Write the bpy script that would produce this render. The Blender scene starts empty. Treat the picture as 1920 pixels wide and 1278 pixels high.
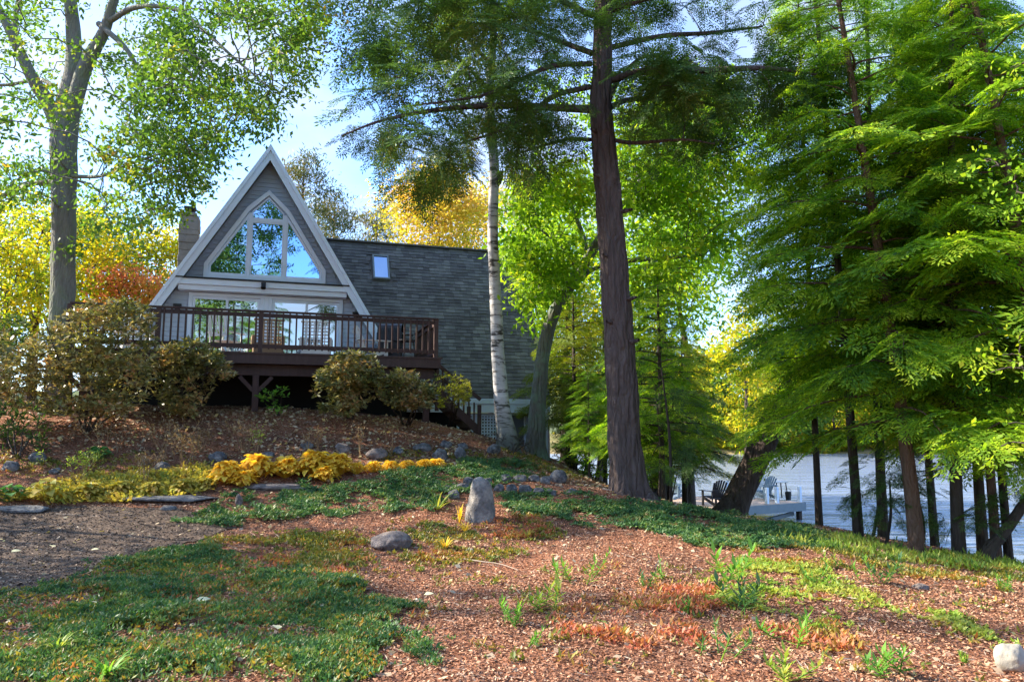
import bpy, math, random
import numpy as np
from mathutils import Vector, Matrix

random.seed(7); RNG = np.random.default_rng(7)
S = bpy.context.scene
COL = S.collection
R = math.radians

# ------------------------------------------------------------------ camera, sky, sun, exposure
FPX = 1400.0
PITCH = math.atan(171 / 1400)
EYE = 1.6
cam_d = bpy.data.cameras.new('camera'); cam = bpy.data.objects.new('camera', cam_d); COL.objects.link(cam)
cam.location = (0, 0, EYE); cam.rotation_euler = (R(90) + PITCH, 0, 0)
cam_d.sensor_width = 36; cam_d.lens = FPX / 1920 * 36; cam_d.clip_end = 4000; cam_d.clip_start = 0.05
S.camera = cam

SUN_EL, SUN_AZ = R(34), math.atan2(0.16, -0.95)       # direction towards the sun in the xy plane
SUNV = Vector((math.cos(SUN_AZ) * math.cos(SUN_EL), math.sin(SUN_AZ) * math.cos(SUN_EL), math.sin(SUN_EL)))
sun_d = bpy.data.lights.new('sun', 'SUN'); sun = bpy.data.objects.new('sun', sun_d); COL.objects.link(sun)
sun_d.energy = 4.4; sun_d.angle = R(0.5); sun_d.color = (1.0, 0.90, 0.74)
sun.rotation_euler = SUNV.to_track_quat('Z', 'Y').to_euler()

W = bpy.data.worlds.new('World'); S.world = W; W.use_nodes = True
nt = W.node_tree; nt.nodes.clear()
def N(t, typ, **kw):
    n = t.nodes.new(typ)
    for k, v in kw.items():
        if k == 'inp':
            for kk, vv in v.items(): n.inputs[kk].default_value = vv
        else: setattr(n, k, v)
    return n
sky = N(nt, 'ShaderNodeTexSky', sky_type='NISHITA', sun_disc=False, sun_elevation=SUN_EL,
        sun_rotation=math.pi / 2 - SUN_AZ, air_density=1.0, dust_density=0.5, ozone_density=1.6)
tc = N(nt, 'ShaderNodeTexCoord')
mp = N(nt, 'ShaderNodeMapping'); mp.inputs['Scale'].default_value = (1.0, 1.0, 2.2)
nz = N(nt, 'ShaderNodeTexNoise', inp={'Scale': 2.6, 'Detail': 8, 'Roughness': 0.55, 'Distortion': 0.3})
rp = N(nt, 'ShaderNodeValToRGB'); rp.color_ramp.elements[0].position = 0.44; rp.color_ramp.elements[1].position = 0.66
mx = N(nt, 'ShaderNodeMixRGB'); mx.inputs['Color2'].default_value = (1.95, 2.1, 2.4, 1)
ml = N(nt, 'ShaderNodeMath', operation='MULTIPLY'); ml.inputs[1].default_value = 0.85
bg = N(nt, 'ShaderNodeBackground'); bg.inputs['Strength'].default_value = 0.15
out = N(nt, 'ShaderNodeOutputWorld')
nt.links.new(tc.outputs['Generated'], mp.inputs['Vector']); nt.links.new(mp.outputs['Vector'], nz.inputs['Vector'])
nt.links.new(nz.outputs['Fac'], rp.inputs['Fac']); nt.links.new(rp.outputs['Color'], ml.inputs[0]); nt.links.new(ml.outputs[0], mx.inputs['Fac'])
tint = N(nt, 'ShaderNodeMixRGB', blend_type='MULTIPLY'); tint.inputs['Fac'].default_value = 1; tint.inputs['Color2'].default_value = (.66, .82, 1.06, 1)
nt.links.new(sky.outputs['Color'], tint.inputs['Color1']); nt.links.new(tint.outputs['Color'], mx.inputs['Color1']); nt.links.new(mx.outputs['Color'], bg.inputs['Color'])
nt.links.new(bg.outputs['Background'], out.inputs['Surface'])

S.view_settings.view_transform = 'Standard'; S.view_settings.look = 'None'
S.view_settings.exposure = 1.85; S.view_settings.gamma = 1.0
S.render.engine = 'CYCLES'
S.cycles.max_bounces = 6; S.cycles.diffuse_bounces = 3; S.cycles.glossy_bounces = 3
S.cycles.transmission_bounces = 4; S.cycles.transparent_max_bounces = 4
S.cycles.use_denoising = True
S.cycles.caustics_reflective = False; S.cycles.caustics_refractive = False
S.cycles.sample_clamp_indirect = 4

# ------------------------------------------------------------------ the camera's rays as a ruler (photo pixels, 1920 x 1278)
def ray(x, y):
    a = (x - 960) / FPX; b = (639 - y) / FPX
    return np.array((a, -b * math.sin(PITCH) + math.cos(PITCH), b * math.cos(PITCH) + math.sin(PITCH)))
def P(x, y, Y):
    r = ray(x, y); s = Y / r[1]
    return np.array((r[0] * s, Y, EYE + r[2] * s))
def mpx(Y, n): return n * Y / FPX

# ------------------------------------------------------------------ terrain
LAKE_Z = -1.8
CP = [(0,1278,4.7),(480,1278,4.75),(960,1278,4.8),(1440,1278,4.8),(1920,1278,4.8),
      (0,1150,6.4),(480,1150,6.45),(960,1150,6.5),(1440,1150,6.5),(1920,1150,6.9),
      (0,1050,8.7),(480,1050,8.9),(960,1050,9.0),(1440,1050,8.9),(1700,1060,9.4),
      (0,960,11.2),(300,950,11.7),(600,960,11.8),(895,980,11.3),(1200,985,11.2),(1400,1000,10.9),
      (0,905,12.3),(250,900,12.9),(500,900,13.2),(750,905,13.2),(1000,925,13.0),(1150,925,13.2),(1250,946,13.4),
      (200,860,13.7),(450,860,14.2),(700,865,14.6),(900,870,15.2),(1050,885,16.0),
      (0,800,15.0),(200,790,15.6),(400,785,16.3),(600,783,16.9),(800,800,17.6),(900,818,18.2),(960,838,18.8),(1010,850,19.6),(1060,872,20.5),
      (1350,974,12.4),(1500,996,12.2),(1600,1016,11.8),(1700,1038,11.4),(1800,1054,11.1),(1920,1070,10.9)]
cpts = [P(*c) for c in CP]
extra = [(-16,5,.3),(-16,10,.9),(-16,16,2.2),(-13,20,2.4),(-6,22,2.2),(-10,28,2.3),(-2,26,1.6),(1.5,23.5,.7),(-16,28,2.4),(4,21,-.45),(2.6,20.5,.1),(5,26,-1.1),(3,30,-.2),(-3,34,1.5),
         (-8,1,0),(0,1,0),(8,1,-.1),(14,3,-.6),(13,8,-1.0),(7.2,17,-.55),(5.2,17,-.3),(3.2,17,-.0),(9.5,15.5,-1.0),(10.2,20,-1.9),(7.5,24,-1.7),(7,28,-2.0),(12,14.5,-1.6),(14.5,12,-1.6),(16,9,-1.7),
         (14,18,-3),(11,26,-3),(18,12,-3)]
CPA = np.array([list(p) for p in cpts] + [list(e) for e in extra], float)
def _phi(d2): return np.sqrt(d2 + 0.6)
_A = _phi(((CPA[:, None, :2] - CPA[None, :, :2]) ** 2).sum(-1)); _n = len(CPA)
_Q = np.hstack([np.ones((_n, 1)), CPA[:, :2]])
_M = np.block([[_A + np.eye(_n) * -0.004, _Q], [_Q.T, np.zeros((3, 3))]])
_C = np.linalg.solve(_M, np.concatenate([CPA[:, 2], np.zeros(3)]))
def sstep(a, b, x):
    t = np.clip((x - a) / (b - a), 0, 1); return t * t * (3 - 2 * t)
def gz(x, y):
    x = np.atleast_1d(np.asarray(x, float)); y = np.atleast_1d(np.asarray(y, float))
    sh = x.shape; xf = x.ravel(); yf = y.ravel()
    zn = np.empty_like(xf)
    for i in range(0, len(xf), 20000):
        d2 = (xf[i:i+20000, None] - CPA[None, :, 0]) ** 2 + (yf[i:i+20000, None] - CPA[None, :, 1]) ** 2
        zn[i:i+20000] = _phi(d2) @ _C[:_n] + _C[_n] + _C[_n+1] * xf[i:i+20000] + _C[_n+2] * yf[i:i+20000]
    zn = zn + 0.025 * np.sin(xf * 2.1 + 0.7 * yf) * np.sin(yf * 1.7 - .4 * xf) + 0.012 * np.sin(xf * 5.3) * np.sin(yf * 4.7 + 1)
    xs = np.interp(yf, [-60, 5, 14, 20, 26, 34, 60, 90, 116, 130], [30, 20, 15, 11, 7.2, 5.5, 3, -5, -60, -300]) + 1.5 * np.sin(yf * .13)
    s = xf - xs
    far = 1.6 - 5.6 * sstep(-6, 4, s)
    shore = 117 + 3 * np.sin(xf * .05) + 2 * np.sin(xf * .13 + 1)
    far = np.where(yf > 100, np.maximum(far, -4 + 2.8 * sstep(-6, 3, yf - shore) + 2.2 * sstep(0, 30, yf - shore)), far)
    d = np.maximum.reduce([-15 - xf, xf - 15, 2 - yf, yf - 28, np.zeros_like(xf)])
    w = sstep(0, 7, d)
    return (zn * (1 - w) + far * w).reshape(sh)
def gz1(x, y): return float(gz(x, y)[0])
def G(px, py, lift=0.0):
    r = ray(px, py); ys = np.linspace(3.5, 60, 1200)
    zz = EYE + r[2] / r[1] * ys; g = gz(r[0] / r[1] * ys, ys)
    k = np.argmax(zz < g)
    if not (zz < g).any(): k = len(ys) - 1
    Y = ys[k]; return np.array((r[0] / r[1] * Y, Y, g[k] + lift))

# ------------------------------------------------------------------ materials
def mat(name):
    m = bpy.data.materials.new(name); m.use_nodes = True; t = m.node_tree; t.nodes.clear()
    o = N(t, 'ShaderNodeOutputMaterial'); return m, t, o
def ramp(t, cols, pos=None, interp='LINEAR'):
    r = N(t, 'ShaderNodeValToRGB'); r.color_ramp.interpolation = interp
    e = r.color_ramp.elements
    pos = pos or [i / (len(cols) - 1) for i in range(len(cols))]
    e[0].position = pos[0]; e[0].color = (*cols[0], 1); e[1].position = pos[-1]; e[1].color = (*cols[-1], 1)
    for c, p_ in zip(cols[1:-1], pos[1:-1]):
        x = e.new(p_); x.color = (*c, 1)
    return r
def leafmat(name, cols, trans=0.45, rough=0.5, clump=0.5, spec=0.35, tcol=(1.25, 1.25, .7), pos=None):
    """leaves: colour differs leaf by leaf and clump by clump; light passes through"""
    m, t, o = mat(name)
    g = N(t, 'ShaderNodeNewGeometry'); tcx = N(t, 'ShaderNodeTexCoord')
    nz = N(t, 'ShaderNodeTexNoise', inp={'Scale': clump, 'Detail': 2})
    t.links.new(tcx.outputs['Object'], nz.inputs['Vector'])
    a = N(t, 'ShaderNodeMath', operation='MULTIPLY_ADD'); a.inputs[1].default_value = 0.55; 
    b = N(t, 'ShaderNodeMath', operation='MULTIPLY_ADD'); b.inputs[1].default_value = 1.7; b.inputs[2].default_value = -0.62
    t.links.new(nz.outputs['Fac'], b.inputs[0]); t.links.new(g.outputs['Random Per Island'], a.inputs[0]); t.links.new(b.outputs[0], a.inputs[2])
    r = ramp(t, cols, pos); t.links.new(a.outputs[0], r.inputs['Fac'])
    p = N(t, 'ShaderNodeBsdfPrincipled', inp={'Roughness': rough, 'Specular IOR Level': spec})
    t.links.new(r.outputs['Color'], p.inputs['Base Color'])
    tr = N(t, 'ShaderNodeBsdfTranslucent')
    mc = N(t, 'ShaderNodeMixRGB', blend_type='MULTIPLY'); mc.inputs['Fac'].default_value = 1; mc.inputs['Color2'].default_value = (*tcol, 1)
    t.links.new(r.outputs['Color'], mc.inputs['Color1']); t.links.new(mc.outputs['Color'], tr.inputs['Color'])
    ms = N(t, 'ShaderNodeMixShader'); ms.inputs['Fac'].default_value = trans
    t.links.new(p.outputs[0], ms.inputs[1]); t.links.new(tr.outputs[0], ms.inputs[2]); t.links.new(ms.outputs[0], o.inputs['Surface'])
    return m
def noisemat(name, cols, scale=6, stretch=(1, 1, 1), rough=0.8, bump=0.3, detail=6, pos=None, spec=.3, scale2=None, dist=0.02, metal=0.0, island=0.0):
    m, t, o = mat(name)
    c = N(t, 'ShaderNodeTexCoord'); mp = N(t, 'ShaderNodeMapping'); mp.inputs['Scale'].default_value = stretch
    nz = N(t, 'ShaderNodeTexNoise', inp={'Scale': scale, 'Detail': detail, 'Roughness': .62})
    t.links.new(c.outputs['Object'], mp.inputs['Vector']); t.links.new(mp.outputs[0], nz.inputs['Vector'])
    r = ramp(t, cols, pos)
    fac = nz.outputs['Fac']
    if island:
        g = N(t, 'ShaderNodeNewGeometry'); a = N(t, 'ShaderNodeMath', operation='MULTIPLY_ADD'); a.inputs[1].default_value = island; 
        s_ = N(t, 'ShaderNodeMath', operation='SUBTRACT'); s_.inputs[1].default_value = island / 2
        t.links.new(g.outputs['Random Per Island'], a.inputs[0]); t.links.new(fac, a.inputs[2]); t.links.new(a.outputs[0], s_.inputs[0]); fac = s_.outputs[0]
    t.links.new(fac, r.inputs['Fac'])
    p = N(t, 'ShaderNodeBsdfPrincipled', inp={'Roughness': rough, 'Specular IOR Level': spec, 'Metallic': metal})
    t.links.new(r.outputs['Color'], p.inputs['Base Color'])
    if bump:
        n2 = N(t, 'ShaderNodeTexNoise', inp={'Scale': scale2 or scale * 2.5, 'Detail': 6, 'Roughness': .7})
        t.links.new(mp.outputs[0], n2.inputs['Vector'])
        b = N(t, 'ShaderNodeBump', inp={'Strength': bump, 'Distance': dist}); t.links.new(n2.outputs['Fac'], b.inputs['Height'])
        t.links.new(b.outputs[0], p.inputs['Normal'])
    t.links.new(p.outputs[0], o.inputs['Surface'])
    return m
def barkmat(name, cols, ridge=9.0, zs=0.16, bump=1.0, dist=.05, moss=None):
    """long vertical plates split by furrows; the furrows are real bumps"""
    m, t, o = mat(name)
    c = N(t, 'ShaderNodeTexCoord'); mp = N(t, 'ShaderNodeMapping'); mp.inputs['Scale'].default_value = (1, 1, zs)
    v = N(t, 'ShaderNodeTexVoronoi', feature='DISTANCE_TO_EDGE', inp={'Scale': ridge})
    nz0 = N(t, 'ShaderNodeTexNoise', inp={'Scale': 3.0, 'Detail': 3}); mxv = N(t, 'ShaderNodeVectorMath', operation='MULTIPLY_ADD')
    mxv.inputs[1].default_value = (.12, .12, .12)
    t.links.new(c.outputs['Object'], mp.inputs['Vector']); t.links.new(c.outputs['Object'], nz0.inputs['Vector'])
    t.links.new(nz0.outputs['Color'], mxv.inputs[0]); t.links.new(mp.outputs[0], mxv.inputs[2]); t.links.new(mxv.outputs[0], v.inputs['Vector'])
    nz = N(t, 'ShaderNodeTexNoise', inp={'Scale': 14, 'Detail': 6, 'Roughness': .7}); t.links.new(mp.outputs[0], nz.inputs['Vector'])
    r = ramp(t, cols); t.links.new(nz.outputs['Fac'], r.inputs['Fac'])
    col = r.outputs['Color']
    if moss:
        n3 = N(t, 'ShaderNodeTexNoise', inp={'Scale': 2.2, 'Detail': 5, 'Roughness': .65}); t.links.new(c.outputs['Object'], n3.inputs['Vector'])
        rr = ramp(t, [(0, 0, 0), (1, 1, 1)], [.45, .62]); t.links.new(n3.outputs['Fac'], rr.inputs['Fac'])
        mm = N(t, 'ShaderNodeMixRGB'); mm.inputs['Color2'].default_value = (*moss, 1); t.links.new(rr.outputs['Color'], mm.inputs['Fac']); t.links.new(col, mm.inputs['Color1']); col = mm.outputs['Color']
    h = N(t, 'ShaderNodeMath', operation='MULTIPLY_ADD'); h.inputs[1].default_value = 3.0
    mn = N(t, 'ShaderNodeMath', operation='MINIMUM'); mn.inputs[1].default_value = .28
    t.links.new(v.outputs['Distance'], mn.inputs[0]); t.links.new(mn.outputs[0], h.inputs[0]); t.links.new(nz.outputs['Fac'], h.inputs[2])
    p = N(t, 'ShaderNodeBsdfPrincipled', inp={'Roughness': .9, 'Specular IOR Level': .15}); t.links.new(col, p.inputs['Base Color'])
    b = N(t, 'ShaderNodeBump', inp={'Strength': bump, 'Distance': dist}); t.links.new(h.outputs[0], b.inputs['Height']); t.links.new(b.outputs[0], p.inputs['Normal'])
    t.links.new(p.outputs[0], o.inputs['Surface']); return m
def glassmat(name, tint=(.75, .87, 1.0), dark=(.012, .016, .022), fac=.62):
    m, t, o = mat(name)
    c = N(t, 'ShaderNodeTexCoord'); nz = N(t, 'ShaderNodeTexNoise', inp={'Scale': 1.3, 'Detail': 1}); t.links.new(c.outputs['Object'], nz.inputs['Vector'])
    b = N(t, 'ShaderNodeBump', inp={'Strength': .05, 'Distance': .02}); t.links.new(nz.outputs['Fac'], b.inputs['Height'])
    d = N(t, 'ShaderNodeBsdfDiffuse'); d.inputs['Color'].default_value = (*dark, 1)
    g = N(t, 'ShaderNodeBsdfGlossy'); g.inputs['Color'].default_value = (*tint, 1); g.inputs['Roughness'].default_value = .015
    t.links.new(b.outputs[0], g.inputs['Normal'])
    ms = N(t, 'ShaderNodeMixShader'); ms.inputs['Fac'].default_value = fac
    t.links.new(d.outputs[0], ms.inputs[1]); t.links.new(g.outputs[0], ms.inputs[2]); t.links.new(ms.outputs[0], o.inputs['Surface']); return m

M = {}
M['bark_hemlock'] = barkmat('hemlock_bark', [(.04, .029, .027), (.11, .082, .072), (.21, .165, .145)], 8, .13, 1.0, .07)
M['bark_maple'] = barkmat('maple_bark', [(.09, .085, .08), (.17, .165, .15), (.27, .27, .25)], 14, .25, .7, .02, moss=(.17, .19, .13))
M['bark_oak'] = barkmat('oak_bark', [(.07, .065, .055), (.14, .135, .115), (.22, .22, .18)], 10, .2, .9, .035, moss=(.16, .21, .15))
M['bark_dark'] = barkmat('dark_bark', [(.035, .028, .024), (.07, .055, .045), (.12, .095, .08)], 12, .2, .8, .03)
M['bark_red'] = barkmat('red_bark', [(.07, .04, .03), (.14, .085, .06), (.22, .14, .10)], 14, .3, .8, .03)
# birch: white paper bark with dark lenticels and scars
def birchmat():
    m, t, o = mat('birch_bark')
    c = N(t, 'ShaderNodeTexCoord'); mp = N(t, 'ShaderNodeMapping'); mp.inputs['Scale'].default_value = (1, 1, 3.6)
    nz = N(t, 'ShaderNodeTexNoise', inp={'Scale': 3.2, 'Detail': 5, 'Roughness': .6}); t.links.new(c.outputs['Object'], mp.inputs['Vector']); t.links.new(mp.outputs[0], nz.inputs['Vector'])
    r = ramp(t, [(.06, .055, .05), (.16, .145, .135), (.42, .40, .385), (.60, .585, .57)], [.36, .42, .46, .7]); t.links.new(nz.outputs['Fac'], r.inputs['Fac'])
    s = N(t, 'ShaderNodeSeparateXYZ'); t.links.new(c.outputs['Object'], s.inputs[0])
    n2 = N(t, 'ShaderNodeTexNoise', inp={'Scale': 9, 'Detail': 5}); t.links.new(c.outputs['Object'], n2.inputs['Vector'])
    r2 = ramp(t, [(.05, .055, .045), (.19, .20, .17)]); t.links.new(n2.outputs['Fac'], r2.inputs['Fac'])
    a = N(t, 'ShaderNodeMapRange', inp={'From Min': 1.3, 'From Max': .35}); t.links.new(s.outputs['Z'], a.inputs['Value'])
    a2 = N(t, 'ShaderNodeMapRange', inp={'From Min': 6.2, 'From Max': 7.6}); t.links.new(s.outputs['Z'], a2.inputs['Value'])
    ad = N(t, 'ShaderNodeMath', operation='MAXIMUM'); t.links.new(a.outputs[0], ad.inputs[0]); t.links.new(a2.outputs[0], ad.inputs[1])
    mm = N(t, 'ShaderNodeMixRGB'); t.links.new(ad.outputs[0], mm.inputs['Fac']); t.links.new(r.outputs['Color'], mm.inputs['Color1']); t.links.new(r2.outputs['Color'], mm.inputs['Color2'])
    p = N(t, 'ShaderNodeBsdfPrincipled', inp={'Roughness': .75, 'Specular IOR Level': .2}); t.links.new(mm.outputs['Color'], p.inputs['Base Color'])
    b = N(t, 'ShaderNodeBump', inp={'Strength': .5, 'Distance': .02}); t.links.new(nz.outputs['Fac'], b.inputs['Height']); t.links.new(b.outputs[0], p.inputs['Normal'])
    t.links.new(p.outputs[0], o.inputs['Surface']); return m
M['bark_birch'] = birchmat()
LG = dict
M['leaf_maple'] = leafmat('maple_leaves', [(.05, .12, .02), (.09, .19, .03), (.16, .27, .035), (.30, .32, .04), (.42, .28, .05)], .5, pos=[0, .35, .7, .93, 1])
M['leaf_lime'] = leafmat('lime_leaves', [(.10, .22, .015), (.19, .36, .02), (.32, .46, .025), (.50, .50, .03)], .6, pos=[0, .35, .7, 1])
M['leaf_yellow'] = leafmat('yellow_green_leaves', [(.10, .20, .015), (.25, .33, .02), (.55, .47, .02), (.68, .46, .02)], .6, pos=[0, .35, .65, 1])
M['leaf_orange'] = leafmat('orange_yellow_leaves', [(.26, .34, .03), (.50, .45, .04), (.66, .46, .06), (.64, .34, .09)], .55, pos=[0, .35, .65, 1])
M['leaf_red'] = leafmat('red_orange_leaves', [(.42, .46, .06), (.68, .40, .10), (.74, .26, .14), (.72, .20, .22)], .55, pos=[0, .35, .65, 1])
M['leaf_birch'] = leafmat('birch_leaves', [(.03, .06, .02), (.05, .10, .025), (.09, .15, .03), (.14, .18, .04)], .4, pos=[0, .4, .7, 1])
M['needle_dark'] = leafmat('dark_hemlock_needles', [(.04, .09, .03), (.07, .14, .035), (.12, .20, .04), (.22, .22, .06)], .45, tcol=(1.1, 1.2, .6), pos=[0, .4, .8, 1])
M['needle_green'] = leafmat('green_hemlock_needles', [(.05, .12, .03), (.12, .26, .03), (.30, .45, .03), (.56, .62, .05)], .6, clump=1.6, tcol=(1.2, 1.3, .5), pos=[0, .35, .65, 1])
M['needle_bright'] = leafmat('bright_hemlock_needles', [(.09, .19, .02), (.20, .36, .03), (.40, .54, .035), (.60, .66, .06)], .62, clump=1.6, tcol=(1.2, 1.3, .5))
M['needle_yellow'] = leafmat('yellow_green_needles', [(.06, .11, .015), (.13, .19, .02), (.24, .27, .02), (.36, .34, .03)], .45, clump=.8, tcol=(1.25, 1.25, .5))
M['needle_pine'] = leafmat('pine_needles', [(.05, .08, .04), (.08, .12, .05), (.20, .17, .06), (.34, .20, .06)], .3, pos=[0, .45, .75, 1])
M['rhodo'] = leafmat('rhododendron_leaves', [(.08, .11, .035), (.17, .19, .06), (.36, .31, .12), (.44, .24, .11)], .35, rough=.36, clump=1.6, spec=.5, tcol=(1.1, 1., .6), pos=[0, .4, .75, 1])
M['rhodo_rust'] = leafmat('rusty_leaves', [(.13, .16, .05), (.27, .26, .09), (.44, .34, .14), (.48, .22, .10)], .35, rough=.38, clump=1.4, spec=.5, pos=[0, .35, .75, 1])
M['hosta_gold'] = leafmat('golden_hosta_leaves', [(.66, .38, .04), (.84, .58, .06), (.92, .72, .10), (.58, .30, .04)], .5, clump=3, tcol=(1.2, 1.1, .5))
M['hosta_green'] = leafmat('green_hosta_leaves', [(.05, .15, .04), (.09, .24, .06), (.18, .34, .08)], .35, clump=3)
M['hosta_mix'] = leafmat('yellowing_hosta_leaves', [(.20, .28, .06), (.42, .38, .07), (.55, .42, .08), (.40, .24, .06)], .4, clump=3)
M['mat_green'] = leafmat('creeping_juniper', [(.03, .08, .035), (.05, .13, .04), (.10, .20, .05), (.22, .26, .06), (.32, .21, .10)], .3, clump=4.0, tcol=(1.1, 1.2, .7), pos=[0, .35, .66, .85, 1])
M['mat_mixed'] = leafmat('mixed_low_plants', [(.06, .10, .02), (.16, .19, .03), (.34, .24, .04), (.42, .13, .05)], .35, clump=1.8, pos=[0, .4, .7, 1])
M['mat_red'] = leafmat('red_low_plants', [(.34, .14, .06), (.50, .13, .08), (.46, .20, .08), (.38, .30, .06)], .35, clump=2)
M['mat_lime'] = leafmat('light_green_low_plants', [(.14, .26, .04), (.26, .38, .05), (.42, .46, .09), (.40, .36, .07)], .45, clump=2)
M['seedling'] = leafmat('seedling_leaves', [(.07, .20, .03), (.14, .33, .04), (.28, .45, .05)], .45, clump=4)
M['dry'] = leafmat('dried_stalks', [(.16, .10, .06), (.30, .19, .09), (.42, .30, .14)], .2, clump=4)
M['litter'] = leafmat('fallen_leaves', [(.16, .10, .07), (.36, .24, .15), (.52, .42, .28), (.62, .50, .16)], .15, clump=3)
M['chips'] = noisemat('mulch_chips', [(.075, .032, .018), (.24, .102, .055), (.41, .205, .115), (.60, .40, .26)], 1.2, island=.8, bump=0)
M['rock'] = noisemat('grey_stone', [(.045, .045, .05), (.11, .11, .115), (.20, .195, .19), (.33, .31, .28)], 9, bump=1.0, scale2=22, dist=.05, pos=[.3, .46, .58, .75])
M['rock_light'] = noisemat('light_grey_stone', [(.09, .085, .08), (.19, .175, .16), (.32, .29, .25), (.48, .43, .36)], 6, bump=1.0, scale2=20, dist=.05, pos=[.32, .46, .6, .78])
M['rock_pale'] = noisemat('pale_stone', [(.20, .18, .14), (.34, .31, .25), (.48, .43, .34)], 7, bump=.5, dist=.02)
M['rock_warm'] = noisemat('warm_stone', [(.09, .075, .07), (.19, .155, .14), (.33, .27, .23)], 9, bump=1.0, dist=.05, pos=[.32, .5, .7])
M['white'] = noisemat('white_paint', [(.68, .78, .93), (.74, .84, .97)], 3, bump=.08, rough=.5)
M['siding'] = noisemat('grey_siding_paint', [(.36, .45, .58), (.44, .54, .67)], 4, bump=.1, rough=.6)
M['siding_pale'] = noisemat('pale_siding_paint', [(.44, .52, .64), (.54, .62, .74)], 4, bump=.1, rough=.6)
M['shingle'] = noisemat('roof_shingles', [(.066, .062, .058), (.098, .092, .088), (.15, .145, .135), (.23, .22, .20)], 1.6, bump=.5, scale2=60, dist=.01, rough=.9, island=.55)
M['deck'] = noisemat('red_brown_deck_stain', [(.035, .020, .018), (.066, .036, .031), (.10, .056, .048)], 5, (3, 3, .6), bump=.25, rough=.65)
M['deck_floor'] = noisemat('worn_deck_boards', [(.09, .05, .04), (.16, .09, .07)], 5, (.6, 4, 3), bump=.25, rough=.7)
M['shade_black'] = noisemat('shade_black_wall', [(.010, .010, .011), (.018, .018, .019)], 4, bump=.1)  # near-black colour stands in for the deep shade under the deck
M['chimney'] = noisemat('chimney_stone', [(.11, .11, .11), (.20, .20, .195), (.31, .305, .295)], 3.2, bump=.7, scale2=9, dist=.05)
M['metal_dark'] = noisemat('dark_metal', [(.02, .02, .022), (.04, .04, .045)], 8, bump=.05, rough=.45, metal=.5)
M['glass'] = glassmat('window_glass', tint=(.42, .66, 1.0), fac=.75)
M['glass_door'] = glassmat('door_glass', tint=(.8, .92, 1.0), fac=.55)
M['wicker'] = noisemat('wicker', [(.22, .14, .08), (.38, .26, .16)], 30, bump=.6)
M['paint_white_chair'] = noisemat('white_chair_paint', [(.65, .65, .63), (.78, .78, .76)], 5, bump=.1)
M['paint_black'] = noisemat('black_chair_paint', [(.012, .012, .014), (.03, .03, .033)], 8, bump=.1, rough=.5)
M['paint_blue'] = noisemat('blue_grey_chair_paint', [(.13, .20, .26), (.20, .28, .34)], 8, bump=.1, rough=.5)
M['dock_boards'] = noisemat('dock_boards', [(.42, .30, .22), (.58, .44, .34)], 5, (4, 1, 1), bump=.3)
M['dock_side'] = noisemat('grey_dock_side', [(.16, .20, .22), (.26, .30, .32)], 5, bump=.2)
M['stick'] = noisemat('dead_wood', [(.22, .17, .13), (.40, .32, .25)], 12, bump=.4)
M['curtain'] = noisemat('grey_door_paint', [(.14, .15, .17), (.19, .20, .22)], 3, bump=.05)

# ------------------------------------------------------------------ mesh helpers
def link(o, parent=None):
    COL.objects.link(o)
    if parent is not None: o.parent = parent
    return o
def tag(o, label=None, cat=None, group=None, kind=None):
    if label: o['label'] = label
    if cat: o['category'] = cat
    if group: o['group'] = group
    if kind: o['kind'] = kind
    return o
def empty(name, loc=(0, 0, 0), rz=0.0):
    o = bpy.data.objects.new(name, None); o.empty_display_size = .2; o.location = [float(a) for a in loc]; o.rotation_euler = (0, 0, rz); COL.objects.link(o); return o
def npmesh(name, V, F, m, parent=None, smooth=False, origin=None):
    """numpy verts (n,3), faces (m,k) of one size -> ONE object"""
    V = np.asarray(V, np.float32); F = np.asarray(F, np.int32); k = F.shape[1]
    if origin is not None: V = V - np.asarray(origin, np.float32)
    me = bpy.data.meshes.new(name); me.vertices.add(len(V)); me.vertices.foreach_set('co', V.ravel())
    me.loops.add(F.size); me.loops.foreach_set('vertex_index', F.ravel())
    me.polygons.add(len(F)); me.polygons.foreach_set('loop_start', np.arange(0, F.size, k, dtype=np.int32))
    if smooth: me.polygons.foreach_set('use_smooth', np.ones(len(F), bool))
    me.update(calc_edges=True); me.materials.append(m)
    o = bpy.data.objects.new(name, me)
    if origin is not None and parent is None: o.location = [float(a) for a in origin]
    return link(o, parent)
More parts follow.
